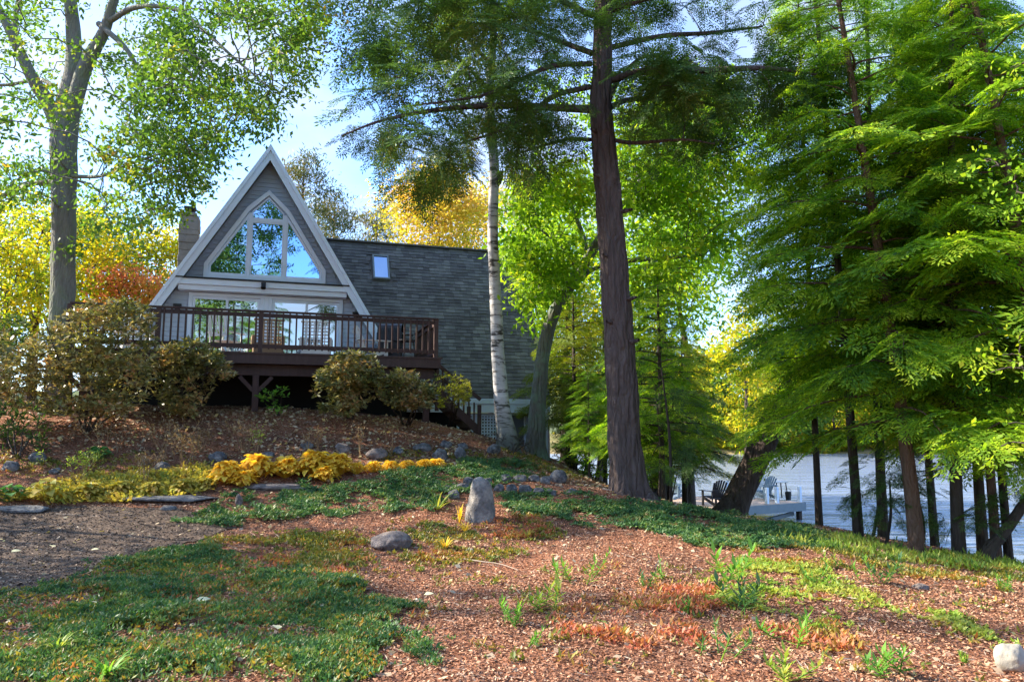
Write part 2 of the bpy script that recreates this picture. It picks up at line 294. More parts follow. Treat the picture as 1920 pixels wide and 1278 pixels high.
class MB:
    """collects boxes, prisms and tubes; build() makes ONE mesh object"""
    def __init__(s): s.v = []; s.f = []
    def add(s, vs, fs):
        b = len(s.v); s.v += [tuple(map(float, v)) for v in vs]; s.f += [tuple(i + b for i in f) for f in fs]; return s
    def box(s, x0, x1, y0, y1, z0, z1):
        return s.add([(x0,y0,z0),(x1,y0,z0),(x1,y1,z0),(x0,y1,z0),(x0,y0,z1),(x1,y0,z1),(x1,y1,z1),(x0,y1,z1)],
                     [(0,3,2,1),(4,5,6,7),(0,1,5,4),(1,2,6,5),(2,3,7,6),(3,0,4,7)])
    def prism(s, poly, y0, y1):
        """polygon in xz (counter-clockwise seen from -y) pushed from y0 to y1"""
        n = len(poly); vs = [(x, y0, z) for x, z in poly] + [(x, y1, z) for x, z in poly]
        fs = [tuple(range(n)), tuple(range(2 * n - 1, n - 1, -1))] + [(i, n + i, n + (i + 1) % n, (i + 1) % n) for i in range(n)]
        return s.add(vs, fs)
    def ring(s, outer, inner, y0, y1):
        n = len(outer); vs = [(x, y, z) for y in (y0, y1) for P_ in (outer, inner) for x, z in P_]
        fs = []
        for i in range(n):
            j = (i + 1) % n
            fs += [(i, j, n + j, n + i), (2*n+j, 2*n+i, 3*n+i, 3*n+j), (j, i, 2*n+i, 2*n+j), (n+i, n+j, 3*n+j, 3*n+i)]
        return s.add(vs, fs)
    def beam(s, a, b, w, h, up=(0, 0, 1)):
        a = Vector(a); b = Vector(b); d = (b - a).normalized(); side = d.cross(Vector(up))
        if side.length < 1e-4: side = d.cross(Vector((1, 0, 0)))
        side.normalize(); u = side.cross(d).normalized(); vs = []
        for p in (a, b):
            for i, j in ((-1, -1), (1, -1), (1, 1), (-1, 1)): vs.append(p + side * (w / 2 * i) + u * (h / 2 * j))
        return s.add(vs, [(0,1,2,3)[::-1],(4,5,6,7),(0,1,5,4),(1,2,6,5),(2,3,7,6),(3,0,4,7)])
    def tube(s, pts, rad, n=8):
        V, F = tube(pts, rad, n); return s.add(V, F.tolist())
    def build(s, name, m, parent=None, bevel=0.0, smooth=False):
        me = bpy.data.meshes.new(name); me.from_pydata(s.v, [], s.f); me.update(); me.materials.append(m)
        if smooth: me.polygons.foreach_set('use_smooth', [True] * len(me.polygons))
        o = bpy.data.objects.new(name, me); link(o, parent)
        if bevel:
            b = o.modifiers.new('bevel', 'BEVEL'); b.width = bevel; b.segments = 2; b.limit_method = 'ANGLE'
        return o
def tube(pts, rad, n=6, cap=True):
    pts = np.asarray(pts, float); rad = np.asarray(rad, float) * np.ones(len(pts)); k = len(pts)
    T = np.gradient(pts, axis=0); T /= np.linalg.norm(T, axis=1)[:, None] + 1e-9
    ref = np.array((0, 0, 1.)) if abs(T[0][2]) < .9 else np.array((1., 0, 0))
    U = np.cross(T, ref); U /= np.linalg.norm(U, axis=1)[:, None] + 1e-9; Wv = np.cross(T, U)
    a = np.linspace(0, 2 * math.pi, n, endpoint=False)
    V = pts[:, None, :] + rad[:, None, None] * (np.cos(a)[None, :, None] * U[:, None, :] + np.sin(a)[None, :, None] * Wv[:, None, :])
    V = V.reshape(-1, 3); i = np.arange(k - 1)[:, None] * n; j = np.arange(n)[None, :]; j2 = (j + 1) % n
    F = np.stack([i + j, i + j2, i + n + j2, i + n + j], -1).reshape(-1, 4)
    return V, F
def smoothpath(pts, rad, sub=5):
    """Catmull-Rom through the given joints"""
    pts = np.asarray(pts, float); rad = np.asarray(rad, float)
    A = np.hstack([pts, rad[:, None]]); A = np.vstack([2 * A[0] - A[1], A, 2 * A[-1] - A[-2]]); out_ = []
    for i in range(1, len(A) - 2):
        for t in np.linspace(0, 1, sub, endpoint=False):
            out_.append(.5 * ((2 * A[i]) + (-A[i-1] + A[i+1]) * t + (2*A[i-1] - 5*A[i] + 4*A[i+1] - A[i+2]) * t*t + (-A[i-1] + 3*A[i] - 3*A[i+1] + A[i+2]) * t**3))
    out_.append(A[-2]); out_ = np.array(out_); return out_[:, :3], np.maximum(out_[:, 3], .003)
def merge(parts):
    Vs = []; Fs = []; b = 0
    for V, F in parts:
        Vs.append(V); Fs.append(F + b); b += len(V)
    return np.vstack(Vs), np.vstack(Fs)
def unit(v): return v / (np.linalg.norm(v, axis=-1, keepdims=True) + 1e-9)
def leaves(C, D, L, Wd, rng, nrm=None, fold=.25):
    """rhombic folded leaves: C centres, D directions, L lengths, Wd widths"""
    n = len(C); D = unit(D)
    if nrm is None: nrm = rng.normal(size=(n, 3)) * .6 + np.array((0, 0, 1.))
    Sd = unit(np.cross(D, nrm)); Nn = np.cross(Sd, D)
    L = (L * np.ones(n))[:, None]; Wd = (Wd * np.ones(n))[:, None]
    b = C; tip = C + D * L; mid = C + D * L * .42 + Nn * Wd * -fold
    V = np.stack([b, mid + Sd * Wd * .5 + Nn * Wd * fold, tip, mid - Sd * Wd * .5 + Nn * Wd * fold], 1).reshape(-1, 3)
    F = np.arange(4 * n).reshape(n, 4); return V, F
def stamp(TV, TF, Pp, yaw, sc, rng=None, tilt=0.0, up=None):
    """copies of a template merged in one mesh (patterns inside one thing)"""
    k = len(Pp); n = len(TV); c, s = np.cos(yaw), np.sin(yaw); z = np.zeros(k); o = np.ones(k)
    Rm = np.stack([np.stack([c, -s, z], -1), np.stack([s, c, z], -1), np.stack([z, z, o], -1)], 1)
    if tilt and rng is not None:
        ax = rng.normal(size=(k, 2)) * tilt
        T = np.tile(np.eye(3), (k, 1, 1)); T[:, 0, 2] = ax[:, 0]; T[:, 1, 2] = ax[:, 1]; T[:, 2, 0] = -ax[:, 0]; T[:, 2, 1] = -ax[:, 1]
        Rm = T @ Rm
    V = np.einsum('kij,nj->kni', Rm, TV) * np.asarray(sc).reshape(k, 1, 1) + Pp[:, None, :]
    F = (TF[None] + (np.arange(k) * n)[:, None, None]).reshape(-1, TF.shape[1])
    return V.reshape(-1, 3), F
def inpoly(px, py, poly):
    poly = np.asarray(poly, float); r = np.zeros(len(px), bool); j = len(poly) - 1
    for i in range(len(poly)):
        xi, yi = poly[i][:2]; xj, yj = poly[j][:2]
        with np.errstate(divide='ignore', invalid='ignore'):
            r ^= ((yi > py) != (yj > py)) & (px < (xj - xi) * (py - yi) / (yj - yi + 1e-12) + xi)
        j = i
    return r

# ------------------------------------------------------------------ setting: ground, path, lake, hills
def axis(lo, hi, d, far_lo, far_hi, g=1.12):
    a = list(np.arange(lo, hi + 1e-6, d)); s = d; x = hi
    while x < far_hi: s *= g; x += s; a.append(x)
    s = d; x = lo
    while x > far_lo: s *= g; x -= s; a.insert(0, x)
    return np.array(a)
def groundmat():
    m, t, o = mat('mulch_ground')
    c = N(t, 'ShaderNodeTexCoord')
    def nz(s, d=6, r=.6):
        n = N(t, 'ShaderNodeTexNoise', inp={'Scale': s, 'Detail': d, 'Roughness': r}); t.links.new(c.outputs['Object'], n.inputs['Vector']); return n
    fine = nz(28, 6, .75); r = ramp(t, [(.055, .026, .016), (.19, .085, .048), (.35, .17, .10), (.52, .33, .22)], [.3, .46, .58, .76]); t.links.new(fine.outputs['Fac'], r.inputs['Fac'])
    big = nz(.9, 4); r2 = ramp(t, [(.62, .62, .66), (1.2, 1.08, 1.0)], [.35, .62]); t.links.new(big.outputs['Fac'], r2.inputs['Fac'])
    mm = N(t, 'ShaderNodeMixRGB', blend_type='MULTIPLY'); mm.inputs['Fac'].default_value = 1; t.links.new(r.outputs['Color'], mm.inputs['Color1']); t.links.new(r2.outputs['Color'], mm.inputs['Color2'])
    # woodland floor further out: olive and tan
    sp = N(t, 'ShaderNodeSeparateXYZ'); t.links.new(c.outputs['Object'], sp.inputs[0])
    far = N(t, 'ShaderNodeMapRange', inp={'From Min': 20, 'From Max': 30}); t.links.new(sp.outputs['Y'], far.inputs['Value'])
    mid = nz(.35, 5); rf = ramp(t, [(.06, .07, .02), (.16, .15, .04), (.34, .24, .10)], [.3, .5, .7]); t.links.new(mid.outputs['Fac'], rf.inputs['Fac'])
    m2 = N(t, 'ShaderNodeMixRGB'); t.links.new(far.outputs[0], m2.inputs['Fac']); t.links.new(mm.outputs['Color'], m2.inputs['Color1']); t.links.new(rf.outputs['Color'], m2.inputs['Color2'])
    # sandy bank on the far shore
    f2 = N(t, 'ShaderNodeMapRange', inp={'From Min': 100, 'From Max': 105}); t.links.new(sp.outputs['Y'], f2.inputs['Value'])
    m3 = N(t, 'ShaderNodeMixRGB'); m3.inputs['Color2'].default_value = (.26, .20, .09, 1); t.links.new(f2.outputs[0], m3.inputs['Fac']); t.links.new(m2.outputs['Color'], m3.inputs['Color1'])
    f3 = N(t, 'ShaderNodeMapRange', inp={'From Min': 122, 'From Max': 126}); t.links.new(sp.outputs['Y'], f3.inputs['Value'])
    m4 = N(t, 'ShaderNodeMixRGB'); t.links.new(f3.outputs[0], m4.inputs['Fac']); t.links.new(m3.outputs['Color'], m4.inputs['Color1']); t.links.new(rf.outputs['Color'], m4.inputs['Color2']); m3 = m4
    p = N(t, 'ShaderNodeBsdfPrincipled', inp={'Roughness': .95, 'Specular IOR Level': .15}); t.links.new(m3.outputs['Color'], p.inputs['Base Color'])
    v = N(t, 'ShaderNodeTexVoronoi', inp={'Scale': 34, 'Randomness': 1}); t.links.new(c.outputs['Object'], v.inputs['Vector'])
    ad = N(t, 'ShaderNodeMath', operation='ADD'); t.links.new(v.outputs['Distance'], ad.inputs[0]); t.links.new(fine.outputs['Fac'], ad.inputs[1])
    b = N(t, 'ShaderNodeBump', inp={'Strength': .9, 'Distance': .03}); t.links.new(ad.outputs[0], b.inputs['Height']); t.links.new(b.outputs[0], p.inputs['Normal'])
    t.links.new(p.outputs[0], o.inputs['Surface']); return m
gx = axis(-14, 16, .2, -900, 900); gy = axis(3, 24, .2, -80, 1200)
XX, YY = np.meshgrid(gx, gy); ZZ = gz(XX, YY)
nx, ny = len(gx), len(gy); ii = (np.arange(ny - 1)[:, None] * nx + np.arange(nx - 1)[None, :])
GF = np.stack([ii, ii + 1, ii + nx + 1, ii + nx], -1).reshape(-1, 4)
gobj = npmesh('ground', np.stack([XX, YY, ZZ], -1).reshape(-1, 3), GF, groundmat(), smooth=True); tag(gobj, kind='structure')

def poly_world(pxs): return np.array([G(*p)[:2] for p in pxs])
pathpoly = poly_world([(-260, 952), (0, 950), (150, 948), (300, 950), (400, 965), (440, 990), (400, 1010), (280, 1040), (150, 1075), (0, 1120), (-300, 1160)])
px_ = np.arange(-14, -2.0, .12); py_ = np.arange(5.5, 13.5, .12); PX, PY = np.meshgrid(px_, py_)
jit = .12 * np.sin(PX * 3.1) * np.sin(PY * 2.7); mask = inpoly((PX + jit).ravel(), (PY + jit).ravel(), pathpoly).reshape(PX.shape)
PZ = gz(PX, PY) + .014; k = len(px_); cells = [(r_ * k + c_, r_ * k + c_ + 1, (r_ + 1) * k + c_ + 1, (r_ + 1) * k + c_) for r_ in range(len(py_) - 1) for c_ in range(k - 1) if mask[r_, c_] and mask[r_+1, c_+1] and mask[r_+1, c_] and mask[r_, c_+1]]
M['gravel_bits'] = noisemat('gravel_bits', [(.02, .013, .009), (.07, .045, .032), (.15, .10, .07), (.36, .27, .19)], 3, island=.9, bump=0)
M['gravel'] = noisemat('dark_gravel', [(.02, .013, .009), (.06, .038, .026), (.125, .085, .06), (.26, .19, .14)], 34, bump=1.0, scale2=70, dist=.02, rough=.9)
po = npmesh('path', np.stack([PX, PY, PZ], -1).reshape(-1, 3), np.array(cells), M['gravel'], smooth=True); tag(po, kind='structure')

def watermat():
    m, t, o = mat('lake_water')
    c = N(t, 'ShaderNodeTexCoord'); prev = None
    for sc, ns, st_, ds in (((.10, .42, 1), 1.0, 1.0, .55), ((.45, 1.3, 1), 1.1, .8, .22)):
        mp = N(t, 'ShaderNodeMapping'); mp.inputs['Scale'].default_value = sc; a = N(t, 'ShaderNodeTexNoise', inp={'Scale': ns, 'Detail': 5, 'Roughness': .6})
        t.links.new(c.outputs['Object'], mp.inputs['Vector']); t.links.new(mp.outputs[0], a.inputs['Vector'])
        b = N(t, 'ShaderNodeBump', inp={'Strength': st_, 'Distance': ds}); t.links.new(a.outputs['Fac'], b.inputs['Height'])
        if prev: t.links.new(prev.outputs[0], b.inputs['Normal'])
        prev = b
    p = N(t, 'ShaderNodeBsdfPrincipled', inp={'Roughness': .12, 'IOR': 1.33, 'Specular IOR Level': .8}); p.inputs['Base Color'].default_value = (.20, .24, .31, 1)
    t.links.new(b.outputs[0], p.inputs['Normal']); t.links.new(p.outputs[0], o.inputs['Surface']); return m
lx = axis(0, 40, 4, -900, 900, 1.3); ly = axis(5, 130, 5, -70, 400, 1.3); LX, LY = np.meshgrid(lx, ly); k = len(lx)
ii = (np.arange(len(ly) - 1)[:, None] * k + np.arange(k - 1)[None, :])
wo = npmesh('lake', np.stack([LX, LY, LX * 0 + LAKE_Z], -1).reshape(-1, 3), np.stack([ii, ii + 1, ii + k + 1, ii + k], -1).reshape(-1, 4), watermat()); tag(wo, kind='structure')

# wooded hills beyond the lake
hx = np.linspace(-500, 1100, 260); hy = np.linspace(420, 1100, 40); HX, HY = np.meshgrid(hx, hy)
prof = np.clip((HY - 420) / 330, 0, 1); prof = prof * prof * (3 - 2 * prof)
HZ = -1 + prof * (38 + 12 * np.sin(HX * .008 + 1) + 10 * np.sin(HX * .021)) + RNG.normal(size=HX.shape) * 3.0 * (prof > .02)
k = len(hx); ii = (np.arange(len(hy) - 1)[:, None] * k + np.arange(k - 1)[None, :])
ho = npmesh('hills', np.stack([HX, HY, HZ], -1).reshape(-1, 3), np.stack([ii, ii + 1, ii + k + 1, ii + k], -1).reshape(-1, 4),
            noisemat('wooded_hillside', [(.07, .11, .06), (.14, .18, .08), (.24, .22, .10)], .05, bump=1, scale2=.2, dist=4)); tag(ho, kind='structure')
# ------------------------------------------------------------------ the house (local x along the front, y into the house)
TH = R(17.2); HO = P(508, 285, 20.5); HX0, HY0 = HO[0], HO[1]
UX = np.array((math.cos(TH), math.sin(TH))); UY = np.array((-math.sin(TH), math.cos(TH)))
def HW(x, y, z): q = np.array((HX0, HY0)) + UX * x + UY * y; return np.array((q[0], q[1], z))
def HL(p): d = np.array(p[:2]) - np.array((HX0, HY0)); return float(d @ UX), float(d @ UY)
house = empty('a_frame_house', (HX0, HY0, 0), TH)
tag(house, 'grey A-frame house with white trimmed glass gable and long shingled roof wing', 'house')
AZ, SL = 9.53, 1.654                       # apex height, slope of the rakes
def hw(z): return (AZ - z) / SL            # half width of the gable at height z
BOT = 3.3
# gable body and lapped siding
gw = MB(); gw.prism([(-hw(BOT) + .16, BOT), (hw(BOT) - .16, BOT), (0, AZ - .28)], .04, .3)
gable = gw.build('gable_wall', M['siding'], house)
def siding(z0, z1, step, holes, halfw, y, lo=None, hi=None):
    b = MB(); z = z0
    while z < z1 - .01:
        zt = min(z + step, z1); zc = (z + zt) / 2
        L_, H_ = (-halfw(zt), halfw(zt)) if halfw else (lo, hi)
        if H_ - L_ > .05:
            segs = [(L_, H_)]
            for hole in holes:
                x0, x1 = hole(zc)
                if x1 <= x0: continue
                segs = [q for a, c in segs for q in ((a, min(c, x0)), (max(a, x1), c)) if q[1] - q[0] > .03]
            for a, c in segs:
                b.add([(a, y - .022, z), (c, y - .022, z), (c, y - .004, zt - .003), (a, y - .004, zt - .003), (a, y + .03, z), (c, y + .03, z), (c, y + .03, zt - .003), (a, y + .03, zt - .003)],
                      [(0,1,2,3),(5,4,7,6),(0,4,5,1),(3,2,6,7),(0,3,7,4),(1,5,6,2)])
        z = zt
    return b
SH = [(-1.62, 5.79), (1.62, 5.79), (1.62, 6.17), (.56, 7.86), (0, 8.39), (-.56, 7.86), (-1.62, 6.17)]
def winhole(z):
    if 5.79 < z < 6.17: return (-1.62, 1.62)
    if z < 7.86: w = 1.62 - (z - 6.17) * (1.06 / 1.69); return (-w, w)
    if z < 8.39: w = .56 * (8.39 - z) / .53; return (-w, w)
    return (1, 0)
up = siding(5.74, AZ - .4, .125, [winhole], lambda z: hw(z) - .17, .03); up.build('upper_siding', M['siding'], house)
siding(3.41, 5.44, .125, [lambda z: (-1.98, 9)], lambda z: hw(z) - .17, .03).build('lower_siding', M['siding_pale'], house)
siding(3.41, 5.44, .125, [lambda z: (-9, 2.14)], lambda z: hw(z) - .17, .03).build('lower_siding', M['siding_pale'], house)
# rakes (barge boards): outer line and inner line, proud of the wall
def rake(sx):
    z0 = 3.0; w = .38
    out_l = [(0, AZ), (sx * hw(z0), z0)]; inn = [(sx * (hw(z0) - w * .62), z0), (0, AZ - w)]
    poly = [out_l[0], out_l[1], inn[0], inn[1]]
    if sx > 0: poly = poly[::-1]
    b = MB(); b.prism(poly, -.42, -.36)
    z1 = AZ + .05; o2 = [(0, z1 + .02), (sx * (hw(z0) + .05), z0), (sx * (hw(z0) - .05), z0), (0, AZ - .10)]
    if sx > 0: o2 = o2[::-1]
    b.prism(o2, -.47, -.421)
    return b
for sx in (-1, 1): rake(sx).build('rake_board', M['white'], house)
# soffit and roof slabs of the gable
for sx in (-1, 1):
    b = MB(); z0 = 2.2; n_ = (SL, 1.0); ln = math.hypot(*n_); ox, oz = sx * n_[0] / ln * .07, n_[1] / ln * .07
    a0 = (0, AZ + .075); a1 = (sx * (hw(z0) + .0), z0); poly = [(0, AZ + .05), (sx * hw(z0) + ox * .6, z0 + oz * .6), (sx * hw(z0) - ox * 1.4, z0 - oz), (0, AZ - .12)]
    if sx > 0: poly = poly[::-1]
    b.prism(poly, -.355, 7.0); b.build('gable_roof', M['shingle'], house)
# upper window: white frame ring, mullions, panes
wf = MB(); inner = [(-1.50, 5.90), (1.50, 5.90), (1.50, 6.14), (.50, 7.74), (0, 8.24), (-.50, 7.74), (-1.50, 6.14)]
wf.ring(SH, inner, -.07, .05)
upper = wf.build('gable_window', M['white'], house, bevel=.008)
b = MB()
for x0 in (-.512, .432): b.box(x0, x0 + .08, -.045, .05, 5.902, 7.70)
b.box(-.431, .431, -.04, .05, 7.46, 7.54)
b.build('mullion', M['white'], upper)
def pane(poly, parent, m, y=.0):
    q = MB(); q.prism(poly, y, y + .02); return q.build('pane', m, parent)
for sx in (-1, 1):
    # triangular side sash with its own inner frame
    o_ = [(sx * .515, 5.905), (sx * 1.495, 5.905), (sx * 1.495, 6.14), (sx * .515, 7.68)]
    i_ = [(sx * .55, 5.95), (sx * 1.44, 5.95), (sx * 1.44, 6.13), (sx * .55, 7.50)]
    if sx < 0: o_ = o_[::-1]; i_ = i_[::-1]
    q = MB(); q.ring(o_, i_, -.03, .04); s_ = q.build('sash', M['white'], upper); pane(i_, upper, M['glass'])
o_ = [(-.428, 5.905), (.428, 5.905), (.428, 7.458), (-.428, 7.458)]; i_ = [(-.395, 5.95), (.395, 5.95), (.395, 7.42), (-.395, 7.42)]
q = MB(); q.ring(o_, i_, -.03, .04); q.build('sash', M['white'], upper); pane(i_, upper, M['glass'])
o_ = [(-.428, 7.542), (.428, 7.542), (.428, 7.75), (0, 8.20), (-.428, 7.75)]; i_ = [(-.395, 7.575), (.395, 7.575), (.395, 7.73), (0, 8.14), (-.395, 7.73)]
q = MB(); q.ring(o_, i_, -.03, .04); q.build('sash', M['white'], upper); pane(i_, upper, M['glass'])
# band between the storeys
b = MB(); b.box(-2.32, 2.32, -.40, .0, 5.52, 5.68); b.box(-2.20, 2.20, -.33, -.001, 5.38, 5.518); b.build('storey_band', M['white'], house, bevel=.01)
b = MB(); b.box(-2.36, 2.36, -.44, .0, 5.683, 5.72); b.build('band_flashing', M['metal_dark'], house)
b = MB(); b.box(-.10, .02, -.47, -.403, 5.50, 5.66); b.tube([(-.04, -.47, 5.6), (-.04, -.56, 5.56), (-.04, -.6, 5.47)], [.05, .055, .07], 10); b.build('flood_light', M['metal_dark'], house)
# wall lamps beside the doors
for x in (-2.22, 2.5):
    b = MB(); b.box(x - .10, x + .10, -.12, -.02, 4.96, 5.02); b.box(x - .06, x + .06, -.10, -.02, 4.86, 4.958); b.build('wall_lamp', M['metal_dark'], house)
# sliding doors
for (a, c, split) in ((-1.96, -.02, -.98), (.10, 2.12, 1.13)):
    f = MB(); o_ = [(a, 3.41), (c, 3.41), (c, 5.36), (a, 5.36)]; i_ = [(a + .1, 3.47), (c - .1, 3.47), (c - .1, 5.27), (a + .1, 5.27)]
    f.ring(o_, i_, -.06, .04); dr = f.build('sliding_door', M['white'], house, bevel=.006)
    for (s0, s1, yy) in ((a + .102, split + .035, -.02), (split - .035, c - .102, .012)):
        q = MB(); oo = [(s0, 3.473), (s1, 3.473), (s1, 5.267), (s0, 5.267)]; iq = [(s0 + .07, 3.57), (s1 - .07, 3.57), (s1 - .07, 5.19), (s0 + .07, 5.19)]
        q.ring(oo, iq, yy - .012, yy + .012); q.build('door_frame', M['white'], dr)
        pane([(s0 + .068, 3.568), (s1 - .068, 3.568), (s1 - .068, 5.192), (s0 + .068, 5.192)], dr, M['glass_door'], yy - .004)
b = MB(); b.box(-.018, .098, -.05, .03, 3.41, 5.36); b.build('door_post', M['white'], house)
# the wing: steep shingled roof along the front, made of separate shingles
EZ, RZ, RY = 2.60, 7.87, 3.05; WX0, WX1 = 0.0, 8.42
sl = math.hypot(RZ - EZ, RY); td = np.array((0, RY / sl, (RZ - EZ) / sl)); nd = np.array((0, -td[2], td[1]))
b = MB(); b.add([(WX0, -.02, EZ), (WX1, -.02, EZ), (WX1, RY, RZ), (WX0, RY, RZ), (WX0, 2 * RY, EZ), (WX1, 2 * RY, EZ), (WX0, .10, EZ), (WX1, .10, EZ), (WX1, RY, RZ - .16), (WX0, RY, RZ - .16), (WX0, 2 * RY - .12, EZ), (WX1, 2 * RY - .12, EZ)],
      [(0,1,2,3),(3,2,5,4),(6,9,8,7),(9,10,11,8),(0,6,7,1),(4,5,11,10),(1,7,8,2),(2,8,11,5),(0,3,9,6),(3,4,10,9)]); b.build('wing_roof', M['shingle'], house)
SKX0, SKX1, SKT0, SKT1 = None, None, None, None
def roofhit(px, py):
    r = ray(px, py); o = np.array((0, 0, EYE)); n3 = np.array((*(UY * nd[1]), nd[2])); p0 = HW(0, 0, EZ)
    s = ((p0 - o) @ n3) / (r @ n3); p = o + r * s; u, y = HL(p); return u, (p[2] - EZ) / td[2]
sk = [roofhit(696, 480), roofhit(727, 484), roofhit(731, 526), roofhit(701, 526)]
ku = [p[0] for p in sk]; kt = [p[1] for p in sk]; KU0, KU1, KT0, KT1 = (ku[0]+ku[3])/2, (ku[1]+ku[2])/2, (kt[2]+kt[3])/2, (kt[0]+kt[1])/2
rr = random.Random(3); b = MB(); course = .135; nrow = int(sl / course)
for r_ in range(nrow):
    t0 = r_ * course; t1 = t0 + course + .05; x = WX0 - rr.random() * .3
    while x < WX1:
        w = rr.choice((.16, .2, .24, .3)); x0, x1 = max(x, WX0), min(x + w - .006, WX1 + .01); x += w
        if x1 - x0 < .03: continue
        if x1 > KU0 - .02 and x0 < KU1 + .02 and t1 > KT0 - .03 and t0 < KT1: continue
        th = .014 + rr.random() * .010; tt0 = t0 + rr.choice((0, 0, .012))
        q = []
        for (xx, tt, h0) in ((x0, tt0, th + .004), (x1, tt0, th + .004), (x1, min(t1, sl), .005), (x0, min(t1, sl), .005)):
            p = np.array((xx, -.02, EZ)) + td * tt + nd * h0; q.append(p)
        lowl, lowr = q[0] - nd * th, q[1] - nd * th
        b.add(q + [lowl, lowr], [(0, 1, 2, 3), (4, 5, 1, 0), (1, 5, 2), (0, 3, 4)])
b.build('roof_shingles', M['shingle'], house)
b = MB(); b.beam((WX0, RY, RZ + .01), (WX1 + .02, RY, RZ + .01), .26, .05); b.build('ridge_cap', M['shingle'], house)
# skylight
def RP(u, t, h): return tuple(np.array((u, -.02, EZ)) + td * t + nd * h)
skf = MB(); e = .05
for (a0, a1, t0, t1) in ((KU0, KU1, KT0, KT0 + e), (KU0, KU1, KT1 - e, KT1), (KU0, KU0 + e, KT0 + e, KT1 - e), (KU1 - e, KU1, KT0 + e, KT1 - e)):
    skf.add([RP(a0, t0, .0), RP(a1, t0, .0), RP(a1, t1, .0), RP(a0, t1, .0), RP(a0, t0, .11), RP(a1, t0, .11), RP(a1, t1, .11), RP(a0, t1, .11)],
            [(0,3,2,1),(4,5,6,7),(0,1,5,4),(1,2,6,5),(2,3,7,6),(3,0,4,7)])
skl = skf.build('skylight', M['dock_side'], house)
q = MB(); q.add([RP(KU0 + e, KT0 + e, .08), RP(KU1 - e, KT0 + e, .08), RP(KU1 - e, KT1 - e, .08), RP(KU0 + e, KT1 - e, .08)], [(0, 1, 2, 3)]); q.build('pane', M['glass'], skl)
# eave board, lower wall, lattice, door
b = MB(); b.box(3.4, WX1 + .02, -.06, .02, 2.44, 2.595); b.box(3.4, WX1, -.03, .10, 2.18, 2.438); b.build('eave_board', M['white'], house, bevel=.008)
b = MB(); b.box(-3.9, 5.6, .42, .5, .3, 2.9); b.box(-3.7, 4.0, -.09, -.02, .6, 3.36); b.box(-3.9, -3.82, -.3, .419, .6, 2.4); b.build('shade_basement_wall', M['shade_black'], house)  # front sheet added; its black colour paints in the shade below the deck
b = MB(); b.box(5.6, 7.05, .30, .4, .2, 2.178); b.box(7.76, 8.42, .30, .4, .0, 2.178); b.box(8.32, 8.42, .402, 6.0, 0, 2.6); b.box(7.05, 7.76, .55, .6, .2, 2.178); b.build('lower_wall', M['siding_pale'], house)
siding(.2, 2.17, .125, [], None, .29, 7.80, 8.42).build('lower_wall_siding', M['siding_pale'], house)
b = MB(); b.box(8.34, 8.44, .235, .265, .0, 2.178); b.build('corner_board', M['white'], house)
# gable-end triangle of the wing
b = MB(); b.add([(8.36, .12, 2.6), (8.36, 6.0, 2.6), (8.36, RY, RZ - .2)], [(0, 1, 2)]); b.build('wing_end_wall', M['siding'], house)
b = MB(); x = 5.55; z0, z1 = .75, 2.15
b.box(x, 6.98, .20, .235, z1 - .07, z1); b.box(x, 6.98, .20, .235, z0, z0 + .06)
for xx in (5.55, 6.12, 6.92): b.box(xx, xx + .07, .198, .237, z0 + .061, z1 - .071)
i = 0
while x + .03 < 6.95:
    b.box(x + .0, x + .045, .212, .222, z0 + .061, z1 - .071); x += .092
z = z0 + .06
while z < z1 - .07:
    b.box(5.56, 6.97, .2235, .2335, z, z + .045); z += .092
b.build('lattice_panel', M['white'], house)
b = MB(); b.box(5.6, 6.95, .26, .28, .3, 2.17); b.build('lattice_backing', M['shade_black'], house)
ld = MB(); ld.box(7.14, 7.74, .50, .54, .2, 2.12); ldo = ld.build('lower_door', M['curtain'], house)
b = MB(); b.box(7.06, 7.135, .47, .545, .2, 2.17); b.build('frame', M['white'], ldo)
# chimney
cc = HL(P(354, 450, 22.6)); cz = P(354, 402, 22.6)[2]
b = MB(); rr = random.Random(5); z = 3.0
while z < cz - .1:
    h = rr.uniform(.16, .26); e = rr.uniform(-.02, .02); zt = min(z + h, cz - .1)
    b.box(cc[0] - .27 + e, cc[0] + .29 + rr.uniform(-.015, .015), cc[1] - .25 + e, cc[1] + .3, z, zt); z = zt
b.box(cc[0] - .30, cc[0] + .22, cc[1] - .28, cc[1] + .33, cz - .098, cz)
ch = b.build('chimney', M['chimney'], house, bevel=.02)
b = MB(); b.tube([(cc[0], cc[1], cz - .02), (cc[0], cc[1], cz + .12)], [.13, .12], 12); b.box(cc[0] - .17, cc[0] + .17, cc[1] - .17, cc[1] + .17, cz + .14, cz + .22)
for sx in (-1, 1):
    for sy in (-1, 1): b.box(cc[0] + sx * .12 - .015, cc[0] + sx * .12 + .015, cc[1] + sy * .12 - .015, cc[1] + sy * .12 + .015, cz + .05, cz + .14)
b.build('flue_cap', M['metal_dark'], ch)

